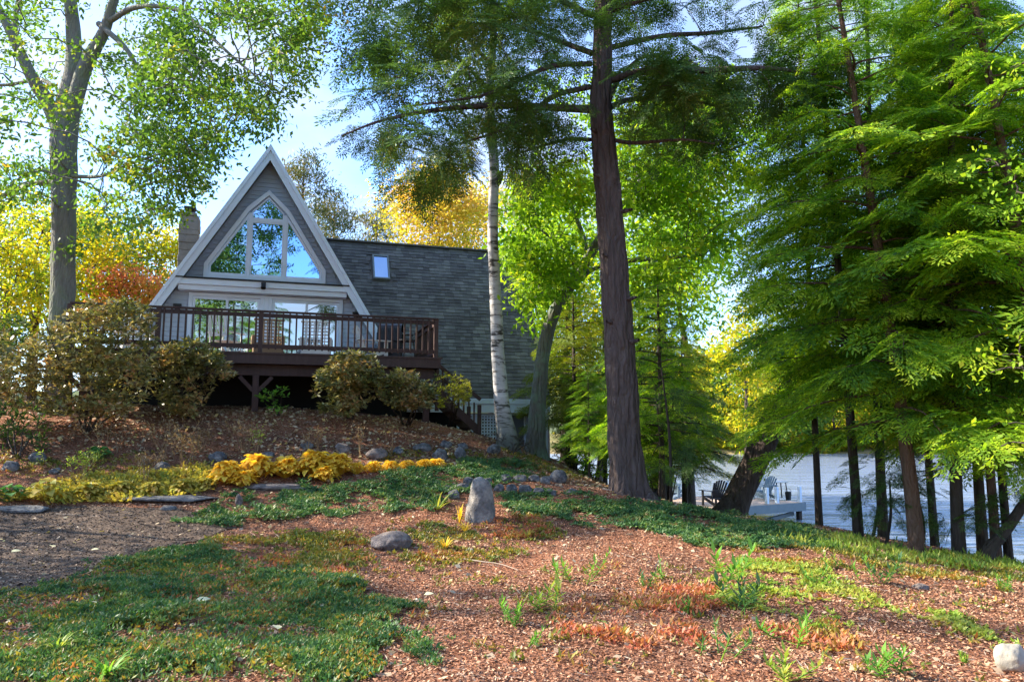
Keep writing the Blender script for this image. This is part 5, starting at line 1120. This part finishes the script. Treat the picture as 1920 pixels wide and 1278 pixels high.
pq = rs.uniform(pathpoly.min(0), pathpoly.max(0), (26000, 2)); pq = pq[(np.abs(pq[:, 0]) < pq[:, 1] * .75)]; pq = pq[inpoly(pq[:, 0] + rs.normal(size=len(pq)) * .16, pq[:, 1] + rs.normal(size=len(pq)) * .16, pathpoly)]; n = len(pq)
pp = np.column_stack([pq, gz(pq[:, 0], pq[:, 1]) + .018]); a = rs.uniform(0, 6.28, n); d = np.stack([np.cos(a), np.sin(a), rs.normal(size=n) * .3], -1)
V, F = leaves(pp, d, .030 * rs.uniform(.5, 1.5, n), .018, rs, nrm=rs.normal(size=(n, 3)) * .6 + np.array((0, 0, 1.)), fold=.5)
tag(npmesh('path_gravel', V, F, M['gravel_bits'], origin=(*pp[:, :2].mean(0), 0)), 'loose dark gravel and bark bits on the path at the left', 'gravel', kind='stuff')
litter('twig_litter', 'thin dead twigs and needles lying about on the mulch', M['stick'], [(-5, 6, 4.5, 9, 45), (-8, 9, 9, 14, 25)], .11, .055, rs, .12)
# ------------------------------------------------------------------ rocks
import bmesh
def rock(name, px, py, wpx, hpx, m, label, cat='rock', group=None, seed=0, dp=.8, sink=.12, boxy=.0, Y=None, rot=None):
    g = G(px, py) if Y is None else np.array((P(px, py, Y)[0], Y, gz1(P(px, py, Y)[0], Y)))
    w = mpx(g[1], wpx) / 2; h = mpx(g[1], hpx); rng = np.random.default_rng(seed + 100)
    bm = bmesh.new(); bmesh.ops.create_icosphere(bm, subdivisions=4, radius=1); V = np.array([v.co[:] for v in bm.verts])
    if boxy: V = np.sign(V) * np.abs(V) ** (1 - boxy * .5)
    for k in range(7):     # planes knocked off a pebble
        n = unit(rng.normal(size=3)); c = rng.uniform(.68, .92); d = V @ n - c; V -= np.where(d > 0, d * .85, 0)[:, None] * n
    f = rng.normal(size=(6, 3)) * 2.6; ph = rng.uniform(0, 6, 6); V *= (1 + .035 * np.sin(V @ f.T + ph).sum(1))[:, None]; f2 = rng.normal(size=(5, 3)) * 9; V *= (1 + .012 * np.sin(V @ f2.T + ph[:5]).sum(1))[:, None]
    V = V * np.array((w, w * dp, h * (1 + sink) / 1.75)); a = rng.uniform(-.4, .4) if rot is None else rot; c, s = math.cos(a), math.sin(a); V = np.column_stack([V[:, 0] * c - V[:, 1] * s, V[:, 0] * s + V[:, 1] * c, V[:, 2] - V[:, 2].min() - h * sink])
    F = np.array([[v.index for v in f_.verts] for f_ in bm.faces]); bm.free()
    o = npmesh(name, V, F, m, smooth=True); o.location = (g[0], g[1] + w * dp * .5, g[2] - .02); tag(o, label, cat, group); return o
# the upright stone is taller than wide, narrowing to a rounded head
g = G(897, 981); Hs = mpx(g[1], 90); Ws = mpx(g[1], 54) / 2
bm = bmesh.new(); bmesh.ops.create_icosphere(bm, subdivisions=5, radius=1); V = np.array([v.co[:] for v in bm.verts]); F = np.array([[v.index for v in f_.verts] for f_ in bm.faces]); bm.free()
t = (V[:, 2] + 1) / 2; wz = np.interp(t, [0, .15, .35, .6, .8, .93, 1], [.86, 1.0, 1.0, .97, .86, .60, .1]); rxy = np.maximum(np.hypot(V[:, 0], V[:, 1]), 1e-4); full = np.sqrt(np.clip(1 - (2 * t - 1) ** 2, 0, 1)); ratio = np.where(full > .05, wz / np.maximum(full, .05), 1)
V = np.column_stack([V[:, 0] * ratio * Ws, V[:, 1] * ratio * Ws * .72, t * Hs * 1.06 - .1])
rngs = np.random.default_rng(5)
for nrm_, c_ in (((.8, -.6, .1), .16), ((.25, -1, -.15), .125), ((-.9, -.35, .25), .20), ((.5, -.75, -.3), .16)):
    n_ = unit(np.array(nrm_)); d = V @ n_ - c_ * 1.12; V -= np.where(d > 0, d * .45, 0)[:, None] * n_
f = rngs.normal(size=(8, 3)) * 9; ph = rngs.uniform(0, 6, 8); V += unit(V * np.array((1, 1, .1))) * (.006 * np.sin(V @ f.T + ph).sum(1))[:, None]
o = npmesh('standing_stone', V, F, M['rock_light'], smooth=True); o.location = (g[0], g[1] + .12, g[2]); o.rotation_euler = (0, R(3), 0); tag(o, 'upright rounded grey stone standing in the middle of the garden', 'rock')
for args in [(730, 1032, 88, 30, 'rock_warm', 'low flat boulder lying in the mulch left of the standing stone', .7), (1905, 1262, 70, 50, 'rock_pale', 'cream-coloured boulder cut by the lower right edge', .8),
             (1048, 905, 38, 26, 'rock', 'grey angular rock on the slope left of the big trunk', .8), (825, 864, 38, 24, 'rock', 'dark rounded boulder at the right end of the golden plants', .8),
             (926, 852, 34, 22, 'rock', 'grey boulder at the foot of the birch', .8), (405, 866, 44, 22, 'rock', 'grey rounded rock at the left end of the golden hostas', .8),
             (705, 862, 52, 24, 'rock_warm', 'warm tan boulder above the golden plants', .8), (300, 884, 40, 20, 'rock', 'bluish rounded rock among the dry stalks', .8), (272, 874, 24, 16, 'rock', 'small grey rock left of the bluish one among the dry stalks', .8),
             (66, 868, 44, 20, 'rock', 'grey rock in the fern corner at the left', .8), (15, 884, 40, 20, 'rock', 'dark rock above the green hosta at the left edge', .8), (100, 890, 26, 14, 'rock', 'small rock behind the large yellow hosta leaves', .8),
             (312, 958, 40, 14, 'rock', 'flattish grey stone at the edge of the gravel path', .8), (447, 948, 18, 22, 'rock_warm', 'small upright warm stone at the tip of the juniper', .8), (640, 848, 40, 20, 'rock_warm', 'reddish rock in the upper bed', .8),
             (862, 862, 26, 26, 'rock', 'dark bluish rock right beside the dark rounded boulder', .8), (790, 846, 40, 18, 'rock', 'dark stone in the rubble left of the birch', .8), (835, 838, 30, 16, 'rock', 'small dark stone topmost in the rubble left of the birch', .8),
             (868, 842, 26, 14, 'rock', 'small stone at the right end of the rubble', .8), (745, 852, 30, 15, 'rock', 'grey stone between the tan boulder and the rubble', .8), (1075, 925, 30, 12, 'rock', 'small flat stone at the left foot of the big trunk', .8),
             (1730, 1105, 40, 14, 'rock_warm', 'low pinkish stone in the shade at the right', .8), (500, 858, 34, 14, 'rock', 'flat grey rock behind the golden hostas', .8), (880, 1036, 16, 8, 'rock_pale', 'small pale pebble in the mulch below the standing stone', .8), (575, 842, 30, 14, 'rock', 'grey rock among dry stalks in the upper bed', .8)]:
    px, py, w_, h_, m_, lab, dp = args; w_ *= (.8 if 'standing' not in lab else 1); h_ *= (.85 if 'standing' not in lab else 1)
    rock('boulder' if w_ > 30 else 'stone', px, py, w_, h_, M[m_], lab, seed=px)
# low dry wall behind the standing stone
WG = 'stones of the low dry wall'
for i, (px, py, w_, h_) in enumerate([(948, 905, 26, 18), (975, 902, 30, 16), (1002, 903, 26, 14), (1024, 908, 26, 18), (960, 926, 24, 20), (985, 928, 28, 22), (1010, 930, 24, 20), (1034, 930, 22, 16), (935, 922, 22, 18), (868, 922, 26, 18), (850, 935, 26, 20), (878, 906, 24, 14), (838, 920, 20, 14), (915, 908, 20, 14)]):
    rock('wall_stone', px, py, w_ * .85, h_ * .8, M['rock'], 'fieldstone in the low wall partly overgrown behind the standing stone', 'rock', WG, seed=300 + i, boxy=.4)
# flagstones on the edge of the border
for px, py, w_, h_, lab in [(320, 940, 170, 10, 'long thin dark flagstone edging the border above the gravel path'), (25, 962, 110, 12, 'blue-grey flagstone at the left edge of the path'), (500, 918, 130, 10, 'pale flagstone under the golden hostas')]:
    rock('flagstone', px, py, w_, h_, M['rock' if px < 400 else 'rock_warm'], lab, 'flagstone', None, seed=px, boxy=.6, dp=.35, rot=.05)

# ------------------------------------------------------------------ shrubs
def whorls(T, per, L, asp, rng, up_=.25):
    k = len(T); c = np.repeat(T, per, 0); a = rng.uniform(0, 6.28, k * per); el = rng.normal(size=k * per) * .4 - .05 + up_
    d = np.stack([np.cos(a) * np.cos(el), np.sin(a) * np.cos(el), np.sin(el)], -1); ln = L * rng.uniform(.6, 1.25, k * per)
    return leaves(c + d * .015, d, ln, ln * asp, rng, nrm=np.array((0, 0, 1.)) + rng.normal(size=(k * per, 3)) * .45, fold=.3)
def shrub(name, label, poly, Y0, Y1, base, n, m, seed, per=11, L=.115, asp=.40, group='shrubs in front of the deck', stems=5, m2=None, cat='shrub', gap=.2, up_=.25):
    rng = np.random.default_rng(seed); b = G(*base) if len(base) == 2 else np.array((P(*base)[0], base[2], gz1(P(*base)[0], base[2])))
    T = polycloud(poly, Y0, Y1, n, rng, gap=gap, gs=2.2); T = T[T[:, 2] > gz(T[:, 0], T[:, 1]) + .02]; nodes = []; rads = []; tubes = []; root = empty(name, b); tag(root, label, cat, group)
    ctr = T.mean(0)
    for k in range(stems):
        e_ = ctr + rng.normal(size=3) * (T.std(0) * .7); e_[2] = max(e_[2], b[2] + .3); s0 = b + np.array((rng.normal() * .06, rng.normal() * .06, -.08)); q = np.linspace(0, 1, 6)[:, None]; pt = s0 + (e_ - s0) * q + rng.normal(size=(6, 3)) * .03 * q; rr_ = np.linspace(.022, .008, 6)
        tubes.append(tube(pt, rr_, 5)); nodes += list(pt[1:]); rads += list(rr_[1:])
    t2, E_ = grow(nodes, rads, T, rng, kr=.008, rtip=.004, maxr=.015); V, F = merge(tubes + t2); npmesh('stems', V - b, F, M['bark_dark'], root, smooth=True)
    if m2 is not None:
        s_ = T[:, 2] > np.quantile(T[:, 2], .55); s_ ^= rng.random(len(T)) < .25
        V, F = whorls(T[s_], per, L, asp, rng, up_); npmesh('foliage', V - b, F, m, root); V, F = whorls(T[~s_], per, L, asp, rng, up_); npmesh('autumn_foliage', V - b, F, m2, root)
    else:
        V, F = whorls(T, per, L, asp, rng, up_); npmesh('foliage', V - b, F, m, root)
    return root
shrub('rhododendron', 'large rhododendron with green and russet leaves at the left end of the deck', [(0, 690), (25, 650), (70, 625), (120, 590), (165, 566), (235, 560), (285, 580), (297, 640), (292, 680), (272, 745), (240, 778), (160, 785), (60, 772), (10, 760)], 13.9, 15.6, (160, 786, 14.9), 1300, M['rhodo'], 71, m2=M['rhodo_rust'], stems=8)
shrub('rhododendron', 'rhododendron at the far left edge below the yellow trees', [(-120, 620), (-20, 600), (30, 640), (20, 720), (-20, 780), (-120, 780)], 13, 15.5, (-50, 790, 14.2), 380, M['rhodo'], 72)
shrub('rhododendron', 'olive-leaved rhododendron left of the dark space under the deck', [(284, 700), (298, 652), (350, 632), (400, 655), (436, 688), (440, 705), (400, 720), (385, 750), (362, 782), (315, 775), (290, 745)], 15.4, 16.5, (352, 784), 520, M['rhodo'], 73, m2=M['rhodo_rust'])
shrub('rhododendron', 'rounded golden-lit rhododendron at the middle of the deck front', [(588, 735), (596, 695), (635, 660), (700, 655), (718, 690), (715, 740), (690, 760), (650, 778), (605, 770)], 15.4, 16.5, (655, 784), 560, M['rhodo'], 74, m2=M['rhodo'], up_=.1)
shrub('rhododendron', 'dull green shrub on thin stems right of the rounded one', [(715, 715), (750, 692), (800, 698), (818, 730), (805, 765), (745, 768), (712, 750)], 15.8, 16.8, (765, 795), 340, M['rhodo'], 75)
shrub('cedar_shrub', 'small feathery shrub with golden green top beside the deck stairs', [(812, 705), (850, 695), (878, 715), (885, 745), (860, 770), (825, 765)], 16.6, 17.4, (845, 800), 200, M['needle_yellow'], 76, L=.07, asp=.22, per=12, up_=.6)
shrub('climbing_plant', 'small broad-leaved plant against the dark space under the deck', [(478, 735), (500, 722), (545, 728), (540, 770), (505, 775), (500, 750), (480, 748)], 16.5, 16.9, (518, 779), 40, M['seedling'], 78, L=.11, asp=.5, per=5, stems=3, cat='plant', group=None)
shrub('boxwood_shrub', 'dense dark green bush low at the left edge', [(-40, 595), (30, 590), (62, 620), (50, 665), (-40, 670)], 16, 18, (0, 760, 17), 260, M['leaf_birch'], 79, L=.10, asp=.5, group=None)
shrub('fern_clump', 'dark green ferns at the left edge above the rocks', [(-30, 770), (40, 745), (90, 790), (80, 850), (20, 860), (-30, 850)], 13.2, 14.4, (30, 858), 110, M['needle_dark'], 80, L=.16, asp=.2, per=9, group=None, cat='fern', up_=.5)
shrub('brush_pile', 'dark twiggy brush lying at the foot of the birch', [(900, 812), (990, 820), (1000, 855), (950, 860), (905, 835)], 17.0, 17.8, (950, 850), 90, M['bark_dark'], 81, L=.10, asp=.1, per=8, group=None, cat='brush', up_=.5)

ug = 'low undergrowth between the house corner and the lake'
for i, (poly, Y0, Y1, px, Y, m_, lab) in enumerate([([(1035, 770), (1090, 740), (1120, 800), (1110, 880), (1040, 870)], 20.5, 22.5, 1070, 21.5, 'needle_yellow', 'yellow-green undergrowth right beside the lower house corner'),
        ([(1080, 790), (1150, 770), (1160, 890), (1090, 900)], 18, 19.6, 1115, 18.8, 'needle_green', 'dark green undergrowth left of the big trunk foot'),
        ([(1050, 690), (1150, 680), (1160, 790), (1060, 800)], 23, 25, 1100, 24, 'leaf_lime', 'lime-green bush behind the small fir left of the big trunk'),
        ([(1190, 800), (1250, 780), (1262, 900), (1200, 930)], 16.4, 18, 1225, 17.2, 'needle_green', 'green undergrowth just right of the big trunk foot'),
        ([(1190, 700), (1330, 690), (1320, 800), (1200, 800)], 21, 24, 1250, 22.5, 'leaf_yellow', 'yellow-green bush behind the thin stems right of the big trunk')]):
    shrub('undergrowth_bush', lab, poly, Y0, Y1, (px, 900, Y), 230, M[m_], 90 + i, L=.15 if 'leaf' in m_ else .13, asp=.45 if 'leaf' in m_ else .22, group=ug, gap=0, per=14)
# broad leaves that arch: hosta clumps
def hleaf():
    xs = np.linspace(0, 1, 6); w = np.array([.03, .30, .40, .36, .22, .01]) ; V = []
    for x, ww in zip(xs, w): z = .55 * x - .75 * x * x; V += [(x, -ww, z + .06), (x, 0, z), (x, ww, z + .06)]
    F = [(i * 3 + j, i * 3 + j + 1, i * 3 + j + 4, i * 3 + j + 3) for i in range(5) for j in (0, 1)]; return np.array(V), np.array(F)
HLV, HLF = hleaf()
def hosta(name, label, px, py, wpx, hpx, m, seed, n=34, group=None, wide=1.0, cat='plant'):
    g = G(px, py); rng = np.random.default_rng(seed); r_ = mpx(g[1], wpx) / 2; h = mpx(g[1], hpx); k = n; a = np.arange(k) * 2.4 + rng.uniform(-.3, .3, k); t = (np.arange(k) + .5) / k
    L = r_ * rng.uniform(.34, .52, k); base = np.stack([np.cos(a) * r_ * .62 * t, np.sin(a) * r_ * .62 * t, h * (1 - .75 * t ** 1.3) * .72], -1); tv = HLV * np.array((1, wide, 1))
    V, F = stamp(tv, HLF, base, a, L, rng, tilt=.22); st = [tube(np.array([(0, 0, -.02), base[i] * np.array((.6, .6, .6)), base[i]]), [.006, .005, .004], 4) for i in range(k)]
    root = empty(name, g); tag(root, label, cat, group); npmesh('leaves', V, F, m, root, smooth=True); V, F = merge(st); npmesh('stalks', V, F, m, root); return root
hg = 'golden hostas in the border'
for i, (px, py, w_, h_, lab) in enumerate([(425, 905, 78, 50, 'leftmost golden hosta clump, shortest of the bright row'), (480, 898, 84, 54, 'golden hosta clump second from the left in the bright row'), (535, 896, 80, 44, 'low golden hosta clump in the dip of the bright row'),
                                           (590, 893, 86, 58, 'tallest golden hosta clump right of the dip'), (635, 890, 70, 48, 'rightmost golden hosta clump of the bright row'), (455, 912, 60, 36, 'small orange-gold hosta in front of the bright row'), (610, 902, 60, 34, 'small golden hosta in front of the tallest clump')]):
    hosta('hosta_clump', lab, px, py, w_, h_, M['hosta_gold'], 200 + i, n=130, group=hg, wide=.8)
og = 'orange fern-like clumps right of the golden hostas'
for i, px in enumerate([668, 700, 732, 764, 796, 818]):
    lab = ['orange-yellow clump touching the golden hostas', 'second orange clump from the golden hostas', 'third orange clump from the golden hostas', 'orange clump left of the dark boulder', 'orange clump under the dark boulder', 'last orange clump at the right end of the border'][i]
    hosta('autumn_perennial', lab, px, 888 - i * 2.2, 44, 26 - i, M['hosta_gold'], 220 + i, n=120, group=og, wide=.3)
hosta('hosta_clump', 'green hosta with large shiny leaves at the left edge', 15, 942, 90, 36, M['hosta_green'], 230, n=26)
hosta('hosta_clump', 'hosta with big pale yellow leaves beside the green one', 88, 942, 90, 52, M['hosta_mix'], 231, n=26)
for i, (px, py, w_, h_, lab) in enumerate([(165, 935, 70, 34, 'yellowing clump right of the big pale hosta'), (225, 930, 70, 34, 'tan-green clump in the middle of the left border'), (285, 926, 60, 26, 'small yellowing clump above the thin flagstone'), (345, 922, 60, 26, 'yellow clump with round leaves left of the golden row'), (385, 916, 46, 24, 'small yellow-green clump touching the golden row')]):
    hosta('border_perennial', lab, px, py, w_, h_, M['hosta_mix'], 240 + i, n=80, group='yellowing perennials in the left border', wide=.7)
hosta('lady_mantle', 'grey-green broad-leaved plant behind the yellow hosta', 195 - 10, 862, 60, 26, M['hosta_green'], 250, n=30)

# tall thin plants: stems with feathery tops
def stalks(name, label, px, py, wpx, hpx, m, seed, n=9, leafy=0, head=1, group='dried perennials in the upper bed', lean=.25):
    g = G(px, py); rng = np.random.default_rng(seed); w = mpx(g[1], wpx) / 2; h = mpx(g[1], hpx); tubes = []; C = []; D = []
    for i in range(n):
        b_ = np.array((rng.normal() * w * .3, rng.normal() * w * .3, 0)); e_ = b_ + np.array((rng.normal() * w * .8, rng.normal() * w * .6, h * rng.uniform(.65, 1.0))); q = np.linspace(0, 1, 5)[:, None]; pt = b_ + (e_ - b_) * q; pt[:, 0] += np.sin(q[:, 0] * 2) * lean * w * rng.normal(); tubes.append(tube(pt, np.linspace(.006, .003, 5), 4))
        if head:
            k = 26; C += list(pt[-1] + rng.normal(size=(k, 3)) * np.array((.05, .05, .06)) * (h / .5)); D += list(rng.normal(size=(k, 3)) + np.array((0, 0, .4)))
        if leafy:
            t_ = rng.uniform(.1, 1, leafy); C += list(b_ + (pt[-1] - b_) * t_[:, None]); a = rng.uniform(0, 6.28, leafy); D += list(np.stack([np.cos(a), np.sin(a), np.full(leafy, .5)], -1))
    root = empty(name, g); tag(root, label, 'plant', group); V, F = merge(tubes); npmesh('stems', V, F, M['dry'] if head else m, root); V, F = leaves(np.array(C), np.array(D), (.07 if head else .09) * rng.uniform(.6, 1.2, len(C)), .02, rng); npmesh('feathery_top' if head else 'leaves', V, F, m, root); return root
for i, (px, py, w_, h_, m_, lab) in enumerate([(310, 862, 60, 80, 'dry', 'tallest brown dried plant in the upper bed left of centre'), (345, 885, 40, 66, 'dry', 'sheaf of straw-coloured stalks leaning right'), (200, 850, 50, 60, 'dry', 'brown dried plant below the large rhododendron'),
        (455, 848, 36, 50, 'dry', 'brown dried plant with thin stems above the golden hostas'), (480, 858, 20, 46, 'mat_lime', 'thin plant with yellow-green tips above the golden hostas'), (578, 865, 12, 44, 'dry', 'single orange-brown spike above the golden hostas'), (592, 862, 14, 48, 'dry', 'pair of hooked dry stems above the golden hostas'),
        (672, 858, 16, 60, 'dry', 'thin bare stems rising between the golden plants and the deck'), (735, 855, 14, 70, 'dry', 'tall lone dry stem left of the rubble'), (275, 905, 30, 50, 'dry', 'rusty upright plant by the bluish rock'), (375, 850, 24, 40, 'dry', 'short brown plant under the olive rhododendron'), (150, 905, 46, 50, 'mat_lime', 'leafy yellow-green plant in the left border')]):
    stalks('dried_perennial' if m_ == 'dry' else 'leafy_perennial', lab, px, py, w_, h_, M[m_], 400 + i, n=10 if w_ > 20 else 3)

# daylily tuft by the stone and other grassy tufts
def grass(label, px, py, wpx, hpx, m, seed, n=26, name='grass_tuft', group=None, wd=.012):
    g = G(px, py); rng = np.random.default_rng(seed); w = mpx(g[1], wpx) / 2; h = mpx(g[1], hpx); Vs = []; Fs = []; b0 = 0
    for i in range(n):
        a = rng.uniform(0, 6.28); r_ = w * rng.uniform(.3, 1.1); hh = h * rng.uniform(.5, 1.05); s = np.linspace(0, 1, 6); x = r_ * s; z = hh * (1.9 * s - (1.9 - rng.uniform(.3, .9)) * s * s); sd = np.array((-math.sin(a), math.cos(a), 0)); ww = wd * (1 - s * .9)
        pts = np.stack([np.cos(a) * x, np.sin(a) * x, z], -1); V = np.empty((12, 3)); V[0::2] = pts - sd * ww[:, None]; V[1::2] = pts + sd * ww[:, None]; Vs.append(V); Fs.append(np.array([(2*k, 2*k+1, 2*k+3, 2*k+2) for k in range(5)]) + b0); b0 += 12
    o = npmesh(name, np.vstack(Vs), np.vstack(Fs), m); o.location = g; tag(o, label, 'grass', group)
grass('arching daylily tuft with long pale blades left of the standing stone', 820, 957, 130, 48, M['mat_lime'], 501, n=13)
grass('yellow grassy plant hugging the left side of the standing stone', 862, 982, 30, 44, M['hosta_gold'], 502, n=16, name='yellow_plant')
grass('golden grass tuft at the foot of the standing stone', 872, 1000, 60, 26, M['hosta_gold'], 503, n=22)
grass('yellow-green grass tuft low in the left corner', 105, 1225, 120, 40, M['mat_lime'], 504, n=60, wd=.006)
grass('green fern-like tuft at the bottom left edge', 200, 1275, 130, 46, M['seedling'], 505, n=34, wd=.012)
grass('golden tuft between the flat boulder and the standing stone', 835, 1030, 60, 30, M['hosta_gold'], 506, n=20)
grass('golden grass tuft at the right end of the juniper mat', 990, 1010, 46, 24, M['hosta_mix'], 507, n=20)

# seedlings: rosettes of pointed leaves up a short stem
def seedling(px, py, hpx, seed, label, wide=.5):
    g = G(px, py); rng = np.random.default_rng(seed); h = mpx(g[1], hpx); C = []; D = []; tubes = []
    wide *= rng.uniform(.65, 1.15); mt_ = M[('seedling', 'mat_lime', 'seedling', 'mat_green')[seed % 4]]
    for s_ in range(rng.integers(2, 7)):
        lean = rng.normal(size=2) * h * .38; b_ = np.array((*rng.normal(size=2) * h * .28, -.01)); hh = h * rng.uniform(.35, 1); e_ = b_ + np.array((*lean, hh)); tubes.append(tube(np.array([b_, (b_ + e_) / 2, e_]), [.005, .004, .003], 5)); k = 20
        t_ = np.linspace(.2, 1, k); a = np.arange(k) * 2.4; el = .15 + .9 * t_ ** 2; C += list(b_ + (e_ - b_) * t_[:, None]); D += list(np.stack([np.cos(a) * np.cos(el), np.sin(a) * np.cos(el), np.sin(el)], -1))
    root = empty('seedling', g); tag(root, label, 'plant', 'green seedlings in the mulch'); ln = h * wide * rng.uniform(.35, 1.0, len(C)); V, F = leaves(np.array(C), np.array(D), ln, ln * .26, rng, nrm=np.tile((0, 0, 1.), (len(C), 1)), fold=.25)
    npmesh('leaves', V, F, mt_, root); V, F = merge(tubes); npmesh('stem', V, F, M['seedling'], root)
SD = [(1100, 1092, 62, 'bushy seedling in the middle of the mulch right of the standing stone'), (1035, 1142, 56, 'light green seedling below the flat shade left of the red plants'), (962, 1176, 46, 'small upright seedling left of the light green one'), (1205, 1102, 36, 'seedling just above the red plants'),
      (1240, 1088, 34, 'seedling right of and above the one over the red plants'), (1052, 1078, 26, 'tiny seedling left of the bushy one'), (1375, 1100, 64, 'tall bright seedling at the left of the light green patch'), (1392, 1150, 66, 'broad bright seedling below the tall one in the light green patch'),
      (1455, 1205, 66, 'bright seedling standing under the light green patch'), (1463, 1275, 70, 'dark green seedling at the bottom edge right of centre'), (1668, 1272, 74, 'star-shaped leafy plant at the bottom right'), (1345, 1235, 56, 'dull green seedling in the shade at the bottom'),
      (1000, 1215, 38, 'small dull seedling in the shadow below the sunny mulch'), (1810, 1245, 22, 'small flat bright seedling near the cream boulder'), (1620, 1095, 46, 'dark seedling right of the light green patch near the brow'), (1655, 1092, 48, 'second dark seedling near the brow'), (1530, 1100, 34, 'small seedling at the top of the light green patch'),
      (1345, 1070, 30, 'little seedling left above the tall bright one'), (1290, 1150, 30, 'little seedling inside the red plants'), (1680, 1035, 30, 'pale seedling at the foot of the reddish trunk'), (1880, 1110, 26, 'small seedling at the right edge in the shade'), (1560, 1065, 28, 'seedling on the brow above the light green patch')]
for i, (px, py, h_, lab) in enumerate(SD): seedling(px, py, h_, 600 + i, lab)

# single large fallen leaves, sticks
def bigleaf(px, py, L, rz, label, m):
    g = G(px, py); o = npmesh('fallen_leaf', HLV * np.array((L, L * .9, L * .5)), HLF, m, smooth=True); o.location = (g[0], g[1], g[2] + .06); o.rotation_euler = (R(12), R(-8), rz); tag(o, label, 'leaf', 'large single fallen leaves')
M['leaf_pale'] = noisemat('pale_fallen_leaf', [(.50, .46, .24), (.68, .62, .38)], 20, bump=.2)
for a_ in [(365, 1142, .13, .6, 'pale folded leaf lying on the green mat'), (520, 1195, .10, 2.0, 'pale yellow leaf lying on the mat near the bottom'), (180, 1145, .11, 3.0, 'tan leaf at the left on the mat'), (600, 1150, .09, 1.0, 'pinkish leaf on the mat left of the mulch'), (795, 1128, .09, 0.3, 'pale leaf on the sunny mulch'), (1225, 1190, .08, 1.3, 'yellow leaf beside the red plants'), (98, 1035, .10, 2.2, 'pale leaf in the middle of the gravel path'), (170, 1040, .09, .2, 'white leaf on the gravel path right of the other'), (20, 1045, .11, 1.0, 'leaf at the left edge of the gravel path')]:
    bigleaf(a_[0], a_[1], a_[2], a_[3], a_[4], M['leaf_pale'])
def stick(pts, r_, label):
    w = np.array([G(x, y) + np.array((0, 0, .02)) for x, y in pts]); V, F = tube(*smoothpath(w, np.linspace(r_, r_ * .4, len(w)), 5), 6); o = npmesh('stick', V, F, M['stick'], origin=w[0], smooth=True); tag(o, label, 'stick')
stick([(870, 1052), (905, 1056), (940, 1062), (972, 1072)], .009, 'thin curved stick on the mulch below the standing stone')
stick([(105, 966), (130, 967), (162, 970)], .008, 'pale straight stick on the gravel path')
stick([(1130, 918), (1160, 925), (1200, 934), (1235, 944)], .022, 'exposed root running right from the foot of the big trunk')
stick([(1080, 880), (1110, 893), (1150, 900)], .018, 'exposed root left of the big trunk')
